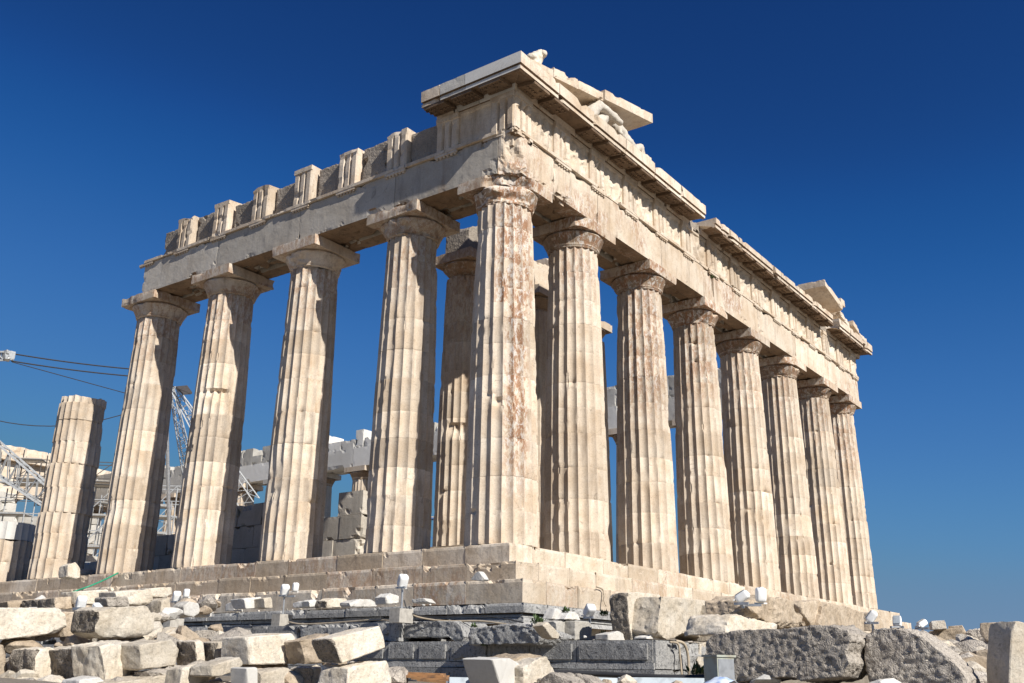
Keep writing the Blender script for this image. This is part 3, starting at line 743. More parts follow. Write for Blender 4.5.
def wallblocks(mb, y0, y1, hf, x0=3.5, x1=4.5, z0=0.0):
    # ashlar: a tall bottom course, then courses of .9 m
    z = z0
    k = 0
    while z < 5:
        hcur = .82 if k else 1.2
        y = y0-(k % 2)*.6
        while y < y1:
            w = rr.uniform(1.2, 1.7)
            if hf((y+w/2)) > z+hcur*.6: mb.rough((x0+rr.uniform(-.02, .02), max(y, y0)+.008, z+.005), (x1, min(y+w, y1+.5)-.008, z+hcur), .12, .05, z*9+y, rr.random())
            y += w
        z += hcur; k += 1
def hw1(y):
    if y < 8.6: return 0
    if y < 9.2: return 3.3
    if y < 10.2: return 2.7
    if y < 10.9: return 2.2
    if y < 12.4: return 1.6
    if y < 16.6: return 3.2
    if y < 20: return 1.7
    if y < 22.5: return 2.3
    return 1.1
wallblocks(cw, 8.6, 30, hw1)
cw.build('inner_wall', 'flank', temple)
cw = MB(); 
def hw2(y): return 5.0 if 30 < y < 44 else (3.8 if y >= 44 else (6 if y > 26 else 2.))
wallblocks(cw, 20, 62, hw2, 23.5, 24.6); cw.build('inner_wall', 'greymarble', temple)
cw = MB(); z = 0
while z < 9.4:
    x = 6-(z*7 % 1)*.8
    while x < 24.5:
        w = rr.uniform(1.2, 2.2)
        if z < 8.2+1.2*math.sin(x*.9): cw.rough((x+.01, 60+rr.uniform(-.03, .03), z+.005), (x+w-.01, 61.2, z+.78), .3, .08, z*9+x, rr.random())
        x += w
    z += .79
cw.build('inner_wall', 'greymarble', temple)

# ================================================================== things on the temple
def blobmesh(name, spheres, res, mat, seed, amp=.03, parent=None):
    """organic stone form: metaball-like hull, voxelised through a remesh-free marching of icospheres joined by remesh modifier"""
    bm = bmesh.new()
    for (c, r, sc) in spheres:
        mm = Matrix.Translation(Vector(c)) @ Matrix.Diagonal((r*sc[0], r*sc[1], r*sc[2], 1))
        bmesh.ops.create_icosphere(bm, subdivisions=3, radius=1, matrix=mm)
    me = bpy.data.meshes.new(name); bm.to_mesh(me); bm.free()
    o = bpy.data.objects.new(name, me); C.objects.link(o)
    md = o.modifiers.new('r', 'REMESH'); md.mode = 'VOXEL'; md.voxel_size = res; md.use_smooth_shade = True
    dg = bpy.context.evaluated_depsgraph_get(); ev = o.evaluated_get(dg); me2 = bpy.data.meshes.new_from_object(ev)
    o.modifiers.clear(); o.data = me2; bpy.data.meshes.remove(me)
    for v in me2.vertices:
        nn = v.normal; v.co += nn*amp*fbm(v.co, 4, seed, 3)
    me2.materials.clear(); me2.materials.append(M[mat])
    return o
def chain(pts, n=6):
    out = []
    for (p, r), (q, s) in zip(pts[:-1], pts[1:]):
        p, q = Vector(p), Vector(q)
        for i in range(n): t = i/n; out.append((p.lerp(q, t), r+(s-r)*t, (1, 1, 1)))
    out.append((Vector(pts[-1][0]), pts[-1][1], (1, 1, 1))); return out
# horse heads at the pediment corner
for k, (x, dx) in enumerate(((3.15, 0), (3.75, .1))):
    z = 13.60
    sp = chain([((x-.45, -1.05, z+.1), .26), ((x-.15, -1.12, z+.5), .22), ((x+.12, -1.2, z+.82), .19), ((x+.35, -1.3, z+.80), .15), ((x+.62, -1.38, z+.70), .11)])
    sp += chain([((x+.12, -1.1, z+.98), .06), ((x+.14, -1.1, z+1.08), .03)], 2)
    sp += chain([((x-.35, -1.05, z+.45), .08), ((x+.0, -1.1, z+.98), .06)], 5)     # mane
    o = blobmesh('horse_head_sculpture', sp, .03, 'flank', 5+k)
    tag(o, ('pale marble horse head nearest the temple corner, under the raking slab', 'pale marble horse head looking out beside the reclining figure')[k], 'sculpture')
sp = chain([((5.75, -1.1, 13.98), .20), ((5.2, -1.1, 14.05), .24), ((4.75, -1.05, 14.3), .25)]) + chain([((5.75, -1.1, 13.98), .16), ((6.05, -1.2, 14.22), .12), ((6.3, -1.2, 13.9), .09)]) + [(Vector((4.7, -1.1, 14.62)), .13, (1, 1, 1.2))] + chain([((4.75, -1.1, 14.4), .1), ((4.55, -1.3, 14.0), .08)])
tag(blobmesh('reclining_figure_sculpture', sp, .035, 'flank', 9), 'worn marble reclining figure resting on the pediment floor', 'sculpture')
sp = chain([((-.25, -1.1, 14.1), .24), ((-.1, -1.1, 14.42), .2), ((.05, -1.15, 14.6), .15)]) + [(Vector((.0, -1.3, 14.5)), .12, (1, 1, 1)), (Vector((-.38, -1.15, 14.2)), .18, (1.2, 1, .7))]
tag(blobmesh('lion_head_ornament', sp, .03, 'cream', 12, .05), 'eroded marble ornament perched on the topmost temple corner', 'sculpture')

# ================================================================== foundation walls in front
fw = empty('foundation_wall', 'dark grey limestone foundation wall of drafted blocks below the temple steps', 'wall', (-4, 5, -3.2))
mb = MB(); rr = random.Random(33); y = -.2
while y < 30:
    l = rr.uniform(1.1, 2.0)
    mb.rough((-4.0+rr.uniform(-.03, .03), y+.01, -2.45), (-2.3, y+l-.01, -2.06+rr.uniform(-.02, .02)), .08, .09, y+3, rr.random(), 0, 'xyYZ', .02); y += l
o = mb.build('upper_course', 'poros', fw); o.matrix_parent_inverse = fw.matrix_world.inverted() if False else Matrix.Translation(-fw.location)
mb = MB(); y = -6.55
rr = random.Random(71)
while y < 30:
    l = 1.65 if y < -6 else rr.uniform(.85, 1.08)
    y1 = y+l
    # drafted block: smooth margin with a rough raised panel
    mb.box((-4.10, y+.008, -2.86), (-2.6, y1-.008, -2.46), .35)
    mb.rough((-4.165, y+.09, -2.81), (-4.0, y1-.09, -2.52), .05, .02, y+7, .8+rr.random()*.2, 0, 'xyYzZ', .02)
    y = y1
mb.rough((-4.14, -6.58, -2.98), (-2.6, 30, -2.865), .3, .01, 3, .2, 0, 'xyZz', .004)
mb.rough((-4.19, -6.62, -3.3), (-2.6, 30, -2.985), .12, .04, 5, .9, 0, 'xyZz', .02)
# east return of the wall and the terrace on top of it
xx = -4.10; rr = random.Random(72)
while xx < 14:
    l = rr.uniform(.9, 1.5); mb.rough((xx+.008, -6.60, -2.97), (xx+l-.008, -6.0, -2.46), .09, .05, xx+70, rr.random(), 0, 'xXyZ', .015); xx += l
o = mb.build('drafted_course', 'poros', fw); o.matrix_parent_inverse = Matrix.Translation(-fw.location)
mb = MB(); mb.box((-4.0, -6.5, -3.3), (30, -2.2, -2.47)); mb.box((-4.02, -2.5, -3.3), (-2, 70, -2.47))
vs = []; fs = []; nx, ny = 60, 16
for i in range(nx+1):
    for j in range(ny+1):
        X = -4.0+i*.55; Y = -6.55+j*.29; vs.append((X, Y, -2.455+.035*fbm((X, Y, 0), 2, 3)+ (.62*min(1, max(0, (X-.5)/7)))*(1 if j > 0 else .0)))
for i in range(nx):
    for j in range(ny): a = i*(ny+1)+j; fs.append((a, a+ny+1, a+ny+2, a+1))
mb.add(vs, fs, .5); o = mb.build('terrace_fill', 'ground', fw); o.matrix_parent_inverse = Matrix.Translation(-fw.location)

# ================================================================== loose stones
def prism(poly, plane, d, L, label, name='marble_block', mat='cream', cat='stone block', group=None, rough=.03, yaw=0, tint=None, seed=None, seg=.07, bev=.02, sc=2.2, dark_side=False):
    """stone whose sawn or broken front face is `poly` (as seen), lying in a vertical plane through its first corner at depth d.
    plane 'E' faces the sun (east), 'S' faces south; L = real length of the stone behind that face; yaw turns the plane"""
    if seed is None: seed = sum(p[0]*3.1+p[1] for p in poly) % 97
    nrm = Vector((0, -1, 0)) if plane == 'E' else Vector((-1, 0, 0))
    nrm = Matrix.Rotation(R(yaw), 3, 'Z') @ nrm
    cu = sum(p[0] for p in poly)/len(poly); cv = sum(p[1] for p in poly)/len(poly)
    c0 = at(cu, cv, d); pts = []
    for (u, v) in poly:
        r = ray(u, v); t = (c0-CAM).dot(nrm)/r.dot(nrm); pts.append(CAM+r*t)
    ctr = sum(pts, Vector())/len(pts); base = Vector((ctr.x, ctr.y, min(p.z for p in pts)))
    bm = bmesh.new(); vv = [bm.verts.new(p-base) for p in pts]
    f = bm.faces.new(vv); bm.normal_update()
    ex = bmesh.ops.extrude_face_region(bm, geom=[f]); nv = [e for e in ex['geom'] if isinstance(e, bmesh.types.BMVert)]
    rs = random.Random(seed)
    for v in nv: v.co += -nrm*L*rs.uniform(.92, 1.08); v.co.z += rs.uniform(-.06, .04)*L
    bmesh.ops.recalc_face_normals(bm, faces=bm.faces)
    bmesh.ops.bevel(bm, geom=list(bm.edges), offset=bev, segments=1, affect='EDGES', profile=.5)
    for it in range(6):
        bmesh.ops.triangulate(bm, faces=bm.faces)
        es = [e for e in bm.edges if e.calc_length() > seg*1.4]
        if not es or len(bm.verts) > 22000: break
        bmesh.ops.subdivide_edges(bm, edges=es, cuts=1)
    bmesh.ops.triangulate(bm, faces=bm.faces)
    size = max((v.co.length for v in bm.verts))
    for k in range(7):
        n = Vector((rs.uniform(-1, 1), rs.uniform(-1, .6), rs.uniform(-.7, 1))).normalized()
        mx = max(n.dot(v.co) for v in bm.verts); cut = mx - size*rs.uniform(.03, .11)*(.3+rough*9)*.8
        for v in bm.verts:
            w_ = n.dot(v.co)-cut
            if w_ > 0: v.co -= n*w_
    bm.normal_update()
    dark = [(mat in ('cream', 'tanrock') and plane == 'E' and f_.normal.x < -.62 and dark_side) for f_ in bm.faces]  # south-facing ends take pecked patina and painted shade
    disp = []
    for v in bm.verts:
        n = v.normal; q = v.co
        a = fbm(q, sc, seed, 4)*rough*.55 + fbm(q, sc*6, seed+3, 3)*rough*.3
        rid = 1-abs(nz(q, sc*.9, seed+8))*2; a -= max(0, rid-.75)*rough*1.6
        disp.append(n*a)
    for v, dd in zip(bm.verts, disp): v.co += dd
    dk = set()
    for f_, q in zip(bm.faces, dark):
        if q: dk.update(f_.verts)
    if mat == 'grey' and L > .45:
        for v in bm.verts: v.co += v.normal*(.016*nz(v.co, 19, seed)+.016*min(0, nz(v.co, 10, seed+2)+.1)-.011*max(0, math.sin((v.co.z+.25*v.co.y)*62+5*nz(v.co, 3, seed))-.3))
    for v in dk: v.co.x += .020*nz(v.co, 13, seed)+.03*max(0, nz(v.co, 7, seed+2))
    me = bpy.data.meshes.new(name); bm.to_mesh(me); bm.free()
    a = me.attributes.new('tint', 'FLOAT', 'FACE'); t = tint if tint is not None else rs.random(); a.data.foreach_set('value', [t]*len(me.polygons))
    me.polygons.foreach_set('use_smooth', [True]*len(me.polygons)); me.set_sharp_from_angle(angle=R(38))
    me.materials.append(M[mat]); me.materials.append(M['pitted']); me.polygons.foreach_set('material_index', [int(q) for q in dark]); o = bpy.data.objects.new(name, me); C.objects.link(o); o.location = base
    return tag(o, label, cat, group)

def px(s): 
    a = [float(t) for t in s.split()]; return [(a[i], a[i+1]) for i in range(0, len(a), 2)]
D1, D2, D3 = 13.4, 12.6, 11.9
# name, polygon, plane, depth, length, label, mat, rough, yaw
ST = [
 # top row of the left pile
 ('-30 608 62 607 66 613 68 626 60 633 -30 644', 'E', D1, .9, 'long flat-topped pale slab at the left edge of the upper row', 'cream', .02, 0),
 ('63 612 89 612 83 636 62 637', 'E', D1+.5, .6, 'small tan block wedged between the long pale slab and a big rounded block', 'tanrock', .02, 0),
 ('98 611 104 607 148 606 155 617 153 632 140 638 104 638 96 632', 'E', D1-.2, .55, 'big block with corner worn round and a coarse pecked face, upper row', 'cream', .035, 0),
 # second row
 ('-30 646 8 645 9 665 4 683 -30 690', 'E', D2, .8, 'tan block cut off by the left edge of the photo', 'tanrock', .03, 0),
 ('33 650 50 646 62 654 70 668 66 682 35 682', 'E', D2, .55, 'block with dark pitted end, leftmost of the two dark-ended blocks', 'cream', .04, 4),
 ('72 648 88 644 112 646 116 680 76 682', 'E', D2-.1, .7, 'block with a broad rounded dark pitted end, right of the leftmost dark end', 'cream', .04, 0),
 ('100 646 136 641 142 652 140 668 124 682 104 684', 'E', D2-.3, .5, 'fractured cream block with deep cracks under the big rounded block', 'cream', .06, 8),
 ('140 645 172 639 180 650 179 666 142 670', 'E', D2-.2, .5, 'smooth cream boulder-like block right of the fractured one', 'cream', .035, 6),
 ('195 642 203 640 208 668 197 668', 'E', D2, .42, 'narrow upright block with dark rough side', 'cream', .03, 0),
 ('214 643 232 640 232 668 217 669', 'E', D2+.1, .36, 'narrow block with dark side next to a bright wedge', 'cream', .03, 0),
 ('248 637 296 633 296 664 249 665', 'E', D2-.1, .55, 'squarish cream block with a fine combed face', 'cream', .015, 0),
 ('300 640 332 634 340 646 334 662 306 664', 'E', D2+.1, .35, 'knobbly brown-grey stone behind the tilted block', 'tanrock', .05, 0),
 ('332 638 380 626 384 637 386 648 342 664', 'E', D2-.6, .40, 'long tilted block with smooth sawn face and dark triangular end', 'cream', .012, 0),
 # bottom row
 ('-20 684 80 682 80 700 -20 700', 'E', D3, .8, 'flat slab along the bottom left corner of the photo', 'cream', .02, 0),
 ('80 680 102 677 106 684 106 700 78 700', 'E', D3-.3, .4, 'small bright white stone at the bottom edge left', 'chip', .02, 0),
 ('106 684 180 673 184 700 106 700', 'E', D3, .6, 'low cream slab under the boulder-like block', 'cream', .03, 0),
 ('183 668 196 664 208 668 212 700 178 700', 'E', D3-.2, .35, 'faceted cream boulder standing on the bottom edge', 'cream', .03, 0),
 ('214 665 240 657 244 664 238 670 220 677 212 676', 'E', D3-.2, .35, 'thin tilted slab resting on the rubble', 'cream', .02, 10),
 ('247 668 258 667 258 686 247 687', 'E', D3-.4, .3, 'small clean white sawn cube in the left pile', 'white', .006, 0),
 ('262 671 290 667 297 676 296 700 260 700', 'E', D3, .5, 'rounded cream block below the combed block', 'cream', .03, 0),
 ('312 668 330 667 330 700 312 700', 'E', D3+.1, .45, 'block with dark pitted end beneath the knobbly stone', 'cream', .03, 0),
 ('348 668 366 664 388 661 393 672 392 700 346 700', 'E', D3-.1, .5, 'large white-edged block at the right end of the bottom row', 'cream', .04, 0),
 ('216 684 250 680 262 690 262 700 212 700', 'E', D3-.1, .4, 'grey-cream stone on the bottom edge beside the white cube', 'cream', .03, 0),
 # small row above the left pile
 ('8 601 34 599 36 609 9 610', 'E', 17.5, .35, 'flat tan stone above the long pale slab', 'tanrock', .02, 0),
 ('38 600 47 599 48 611 38 611', 'E', 17.2, .5, 'small dark-sided stone above the long pale slab', 'tanrock', .03, 0),
 ('54 598 74 596 75 609 54 609', 'E', 17.0, .55, 'stone with shaded end left of the small white lamp', 'tanrock', .03, 0),
 ('76 591 108 590 110 599 100 605 76 604', 'E', 17.3, .5, 'cream block just behind the leftmost white lamp', 'cream', .03, 0),
 ('116 592 152 589 154 600 148 605 118 604', 'E', 17.0, .55, 'cream block lying under the end of the green hose', 'cream', .03, 0),
 ('151 588 172 587 173 594 166 598 152 597', 'E', 18.0, .4, 'thin cream slab lying nearest the steps', 'cream', .02, 0),
 ('106 597 128 596 130 606 108 607', 'E', 16.6, .4, 'grey stone tucked in front of the cream block', 'grey', .03, 0),
 ('162 600 170 597 172 614 160 616', 'E', 17.6, .4, 'upright cream stone left of the double lamp', 'cream', .03, 0),
 ('184 606 190 601 199 603 201 612 194 617 184 615', 'E', 18.2, .35, 'round pale boulder right of the double lamp', 'chip', .03, 0),
 ('200 611 208 608 213 612 212 617 201 617', 'E', 18.5, .3, 'low pale stone right of the round boulder', 'chip', .03, 0),
 ('225 604 231 602 234 606 234 611 225 611', 'S', 25.2, .3, 'little round white stone on the dark course', 'chip', .02, 0),
 ('244 598 262 597 262 608 246 609', 'E', 24.6, .5, 'bright block with grooved shaded end left of the middle lamps', 'chip', .02, 0),
 ('264 598 272 597 273 608 265 608', 'E', 24.5, .4, 'tall narrow cream stone beside the middle lamps', 'cream', .02, 0),
 ('292 603 306 600 308 607 293 608', 'S', 24.3, .3, 'flat cream chip right of the middle lamps', 'chip', .03, 0),
 ('309 601 316 599 323 606 310 607', 'E', 24.0, .3, 'small wedge-shaped chip on the dark course', 'chip', .03, 0),
 ('326 601 336 598 348 598 349 607 327 608', 'E', 23.7, .4, 'knobbly cream stone in the middle of the dark course', 'cream', .05, 0),
 ('350 603 360 599 372 599 379 604 376 607 351 607', 'E', 23.4, .35, 'long low pale stone in the middle of the dark course', 'chip', .04, 0),
 ('386 597 392 593 399 596 399 603 387 604', 'E', 22.6, .35, 'whitish lump touching the central lamp', 'chip', .04, 0),
 ('411 599 424 598 428 602 412 603', 'S', 22.3, .3, 'thin pale chip right of the central lamp', 'chip', .02, 0),
 ('470 580 475 573 479 571 484 579 482 581', 'S', 21.9, .2, 'pointed white chip lying on the temple step', 'chip', .015, 0),
 ('67 577 68 565 77 562 81 568 81 577 76 579', 'E', 31.5, .5, 'pale stone standing on the platform between the two leftmost columns', 'cream', .03, 0),
 # centre
 ('492 659 510 658 520 664 523 700 506 700 500 684', 'E', 11.0, .4, 'bright white angular block leaning at bottom centre', 'white', .015, 6),
 ('514 657 530 654 546 656 540 664 528 668 516 668', 'E', 11.6, .4, 'brown flat stone behind the white angular block', 'tanrock', .03, 0),
 ('524 667 545 655 556 672 552 684 524 686', 'E', 11.3, .4, 'cream faceted rock right of the white angular block', 'cream', .04, 0),
 ('536 678 552 672 572 682 574 700 534 700', 'S', 11.0, .4, 'grey rock at the bottom edge, left one of a pair', 'grey', .05, 0),
 ('562 676 576 673 594 683 598 700 562 700', 'S', 11.2, .4, 'grey rock at the bottom edge, right one of a pair', 'grey', .05, 0),
 ('468 629 510 624 548 629 552 638 546 644 470 645', 'S', 19.4, 1.0, 'long grey weathered boulder on the wall top', 'poros', .07, 0),
 ('384 622 455 621 466 630 466 641 458 646 448 637 388 638', 'S', 21.4, 1.2, 'grey block with a chunk broken off its right end', 'poros', .05, 0),
 ('543 625 548 622 560 634 559 639 552 638', 'E', 18.6, .25, 'tilted cream chip leaning against the upright slabs', 'cream', .02, 0),
 ('525 627 534 622 536 628 526 630', 'E', 19.6, .25, 'small pale chip under the corner of the dark course', 'chip', .02, 0),
 ('556 621 573 621 573 639 558 639', 'E', 20.2, .5, 'left one of two mossy upright slabs near the square lamp', 'greymarble', .03, 0),
 ('575 621 592 622 592 640 575 640', 'E', 20.3, .5, 'right one of two mossy upright slabs, behind the square lamp', 'greymarble', .03, 0),
 ('552 619 556 608 562 610 565 620', 'E', 20.4, .25, 'bright jagged chip on top of the mossy slabs', 'chip', .03, 0),
 ('565 619 570 611 578 613 581 620', 'E', 20.4, .3, 'broken pale lump on the mossy slabs beside the lamp', 'chip', .03, 0),
 ('608 634 618 631 628 635 630 643 609 644', 'E', 19.3, .3, 'bright white rock at the foot of the big pale block', 'chip', .03, 0),
 ('647 637 658 633 664 637 666 644 648 644', 'E', 19.3, .3, 'pale angular rock below the crack of the big blocks', 'chip', .03, 0),
 ('627 593 640 592 661 595 657 620 654 641 632 642 628 620', 'E', 19.9, .42, 'big pale block with a dark rough left end, on the terrace', 'cream', .03, 0),
 ('662 596 700 600 728 603 727 632 706 641 690 632 668 640 657 636 659 618', 'E', 20.2, .6, 'big pale block with its underside broken away, right of the rough-ended one', 'cream', .05, 0),
 ('729 603 760 610 756 640 729 640', 'E', 20.8, .9, 'pale block reaching toward the reclining lamps', 'cream', .03, 0),
 ('700 644 711 642 712 668 706 676 697 660', 'E', 19.6, .5, 'broken pale block at the end of the dark wall', 'cream', .04, 0),
 # right, upper
 ('727 616 745 614 777 622 778 632 726 634', 'E', 15.5, .7, 'low pale rock left of the brown boulder', 'cream', .04, 0),
 ('752 600 764 596 792 600 810 622 812 628 778 628 760 618 752 616', 'E', 16.5, .8, 'brownish boulder with a hollow underside beside the reclining lamps', 'tanrock', .07, 0),
 ('800 602 820 600 834 618 812 626 803 614', 'E', 18.0, .8, 'tan block with a steep broken edge, right of the brown boulder', 'tanrock', .04, 0),
 ('824 601 846 606 866 614 866 632 818 630', 'E', 19.0, .9, 'tan slab stretching toward the far corner column', 'tanrock', .04, 0),
 ('872 613 880 612 885 630 872 631', 'E', 20.5, .8, 'upright tan block at the foot of the farthest front column', 'tanrock', .02, 0),
 ('705 642 712 634 746 629 790 628 830 625 848 630 852 640 846 652 850 664 842 677 800 681 790 677 735 682 704 674', 'S', 12.0, .9, 'huge dark grey pitted block, longer of the two at lower right', 'grey', .018, 0),
 ('866 635 874 628 908 629 920 634 944 654 966 672 968 700 866 700 868 680 863 654', 'S', 11.7, .8, 'dark grey pitted block sloping down to the right', 'grey', .018, 0),
 # right pile
 ('929 630 962 627 967 634 970 656 944 658 931 646', 'S', 17.5, .8, 'moulded pale block in the stack right of the sloping grey block', 'tanrock', .03, 20),
 ('931 621 945 620 947 629 932 630', 'S', 17.3, .4, 'small cream block crowning the right-hand stack', 'cream', .015, 20),
 ('948 626 962 625 966 633 949 634', 'S', 17.8, .4, 'thin tan slab beside the small crowning block', 'tanrock', .02, 10),
 ('938 643 950 640 962 652 960 660 940 660', 'S', 16.0, .4, 'wedge of broken marble in front of the moulded block', 'cream', .04, 30),
 ('966 630 980 629 990 640 988 652 968 650', 'S', 17.0, .6, 'dark weathered lump behind the right-hand stack', 'grey', .08, 10),
 ('980 623 997 622 998 641 986 641 980 634', 'S', 16.2, .5, 'brown squared block next to the tall slab', 'tanrock', .015, 10),
 ('976 652 990 650 997 660 992 672 976 668', 'S', 15.4, .5, 'rough brown stone low beside the tall slab', 'tanrock', .06, 20),
 ('958 660 976 661 980 680 962 681', 'S', 14.6, .5, 'pale square-cut stone below the dark lump', 'cream', .03, 20),
 ('964 676 996 672 998 700 962 700', 'S', 13.8, .6, 'shaded brown rock at the foot of the right-hand stack', 'tanrock', .06, 10),
 ('1013 620 1022 622 1045 630 1045 700 1009 700 1010 660', 'E', 11.5, .36, 'tall standing slab at the right edge of the photo', 'cream', .02, -35),
]
for (poly, pl, d, L, lab, mat, rg, yaw) in ST:
    w = max(p[0] for p in px(poly))-min(p[0] for p in px(poly)); small = w*d/987 < .35
    nm = 'stone_chip' if small else ('boulder' if ('boulder' in lab or 'rock' in lab or 'lump' in lab) else 'marble_block')
    size = w*d/987
    prism(px(poly), pl, d, L, lab, nm, mat, 'stone', None, rg*min(1, .35+size*.8), yaw, seg=.03 if size < .4 else (.032 if mat == 'grey' else .042), bev=.010 if size < .4 else .014, sc=2.5 if size > .4 else 5, dark_side=('dark' in lab or 'shaded' in lab or 'pecked' in lab))

# loose rubble scattered between and behind the named blocks
def pebble(p, r, seed, mat, label, group):
    bm = bmesh.new(); bmesh.ops.create_icosphere(bm, subdivisions=2, radius=1)
    rs = random.Random(seed); sx, sy_, sz = rs.uniform(.8, 1.5), rs.uniform(.8, 1.3), rs.uniform(.5, .85); rot = Matrix.Rotation(rs.uniform(0, 6.28), 3, 'Z')
    planes = [(Vector((rs.uniform(-1, 1), rs.uniform(-1, 1), rs.uniform(-.6, 1))).normalized(), rs.uniform(.45, .75)) for _ in range(7)]
    for v in bm.verts:
        q = v.co.copy()
        for n, dd in planes:
            w = n.dot(q)-dd
            if w > 0: q -= n*w
        q = Vector((q.x*sx, q.y*sy_, q.z*sz)) + v.normal*.06*fbm(q, 2.5, seed, 3)
        v.co = rot @ q * r
    me = bpy.data.meshes.new('stone_chip'); bm.to_mesh(me); bm.free(); me.materials.append(M[mat])
    a = me.attributes.new('tint', 'FLOAT', 'FACE'); a.data.foreach_set('value', [rs.random()]*len(me.polygons))
    o = bpy.data.objects.new('stone_chip', me); C.objects.link(o); o.location = p; return tag(o, label, 'stone', group)
rs = random.Random(77); n_ = 0
def scatter(u0, u1, v0, v1, d0, d1, n, r0_, r1_, mats, label, group):
    for i in range(n):
        u = rs.uniform(u0, u1); t = rs.random(); v = v0+(v1-v0)*t; d = d0+(d1-d0)*t
        pebble(at(u, v, d), rs.uniform(r0_, r1_), rs.random()*99, rs.choice(mats), label, group)
scatter(0, 395, 664, 690, 12.9, 11.9, 45, .10, .24, ['cream', 'tanrock', 'grey'], 'small broken stones filling the gaps of the left pile', 'small stones in the left pile')
scatter(0, 240, 628, 646, 15.0, 13.4, 34, .14, .28, ['tanrock', 'cream', 'grey'], 'shaded stones between the two rows of the left pile', 'stones between the rows of the left pile')
scatter(0, 215, 602, 618, 20., 16.5, 24, .12, .28, ['tanrock', 'cream', 'grey', 'chip'], 'small stones below the left end of the steps', 'small stones below the left end of the steps')
scatter(440, 1000, 679, 692, 12.2, 11.0, 20, .08, .18, ['cream', 'tanrock', 'grey', 'chip'], 'small stones along the bottom edge', 'small stones along the bottom edge')
scatter(925, 1024, 640, 682, 17.0, 13, 40, .10, .30, ['cream', 'tanrock', 'grey'], 'rubble stones under the right-hand stack', 'rubble under the right-hand stack')
scatter(540, 640, 634, 641, 20.4, 19.4, 14, .03, .08, ['chip', 'cream'], 'tiny chips on the terrace near the square lamp', 'tiny chips on the terrace')
for i in range(26):
    y = rs.uniform(0, 16); pebble(Vector((rs.uniform(-2.42, -2.25)-.0, y, -1.56)), rs.uniform(.03, .10), i, rs.choice(['chip', 'cream']), 'tiny chips lying along the dark course', 'tiny chips on the dark course')
for i in range(46):
    x = rs.uniform(1, 27); y = rs.uniform(-6, -2.8); z = -2.42+.62*min(1, max(0, (x-.5)/7)); pebble(Vector((x, y, z)), rs.uniform(.12, .42), i+200, rs.choice(['cream', 'tanrock', 'tanrock', 'grey']), 'mixed rubble in front of the right half of the steps', 'rubble in front of the right half of the steps')

# ================================================================== floodlights
def floodlight(base, heads, ped=(.45, .3, .28), pole=.45, label='', lying=False, s=.82):
    t = empty('floodlight', label, 'lamp', base, 'white floodlights aimed at the temple')
    bz = 0
    if ped:
        b = MB(); b.rough((-ped[0]/2, -ped[1]/2, -.02), (ped[0]/2, ped[1]/2, ped[2]), .08, .01, base[1]); b.build('concrete_base', 'concrete', t); bz = ped[2]
    p = MB(); p.bar((0, 0, bz-.02), (0, 0, bz+pole), .05, n=8); 
    if len(heads) > 1: p.bar((0, .05, bz+pole-.02), (heads[1][0][0], heads[1][0][1], bz+pole-.02), .04)
    p.bar((-.05, -.12, bz+pole), (-.05, .12, bz+pole), .04); p.build('pole', 'steel', t)
    for (off, az, tilt, sz) in heads:
        sz *= s
        rot = Matrix.Rotation(az, 4, 'Z') @ Matrix.Rotation(-tilt, 4, 'Y'); c = Vector(off)+Vector((0, 0, bz+pole+.17*sz))
        # housing: tapered rounded box pointing along +x (towards the temple), open glass at front
        bm = bmesh.new(); bmesh.ops.create_icosphere(bm, subdivisions=4, radius=1)
        for v in bm.verts:       # rounded, slightly tapered enamel shell
            q = v.co; k = .86 + .14*(1 if q.x > 0 else 1+q.x)
            f_ = lambda t: math.copysign(abs(t)**.42, t)
            v.co = Vector((f_(q.x)*.11, f_(q.y)*.135*k, f_(q.z)*.185*k))*sz
        bmesh.ops.create_cube(bm, size=1, matrix=Matrix.Translation((-.02*sz, 0, .185*sz)) @ Matrix.Diagonal((.07*sz, .09*sz, .03*sz, 1)))
        me = bpy.data.meshes.new('lamp_head'); bm.to_mesh(me); bm.free(); me.materials.append(M['lampwhite'])
        me.polygons.foreach_set('use_smooth', [True]*len(me.polygons)); h = bpy.data.objects.new('lamp_head', me); C.objects.link(h); h.parent = t; h.matrix_local = Matrix.Translation(c) @ rot
        g_ = MB(); g_.box((.118*sz, -.10*sz, -.14*sz), (.128*sz, .10*sz, .14*sz)); g_.build('glass', 'glass', h)
        k = MB(); k.bar((.02*sz, -.165*sz, -.21*sz), (.02*sz, .165*sz, -.21*sz), .02)
        k.build('bracket', 'lampwhite', h)
    return t
def flat(u, v, z): return onp(u, v, 2, z)
AZ = R(62)
b = onp(173, 629, 2, -2.05); floodlight((b.x, b.y, -2.05), [((0, 0, 0), AZ, R(30), 1.0), ((.02, -.40, .12), AZ, R(20), .75)], label='double floodlight at the left end of the steps, above the left pile')
b = onp(282, 626, 2, -2.05); floodlight((b.x, b.y, -2.05), [((0, 0, 0), AZ, R(30), .95), ((.02, -.36, .10), AZ, R(20), .7)], label='double floodlight in front of the third column of the flank')
b = onp(401, 622, 2, -2.05); floodlight((b.x, b.y, -2.05), [((0, 0, 0), AZ, R(30), 1.0)], label='single floodlight on a post just left of the temple corner')
b = onp(590, 643, 2, -2.45); floodlight((b.x, b.y, -2.45), [((0, 0, 0), R(60), R(50), 1.0)], ped=(.5, .4, .14), pole=.38, label='square floodlight on a concrete base right of the temple corner')
b = at(80, 612, 16.0); floodlight((b.x, b.y, b.z), [((0, 0, 0), R(70), R(30), .7), ((.1, -.32, -.06), R(20), R(60), .55)], ped=None, pole=.05, label='small low white floodlight among stones at the far left')
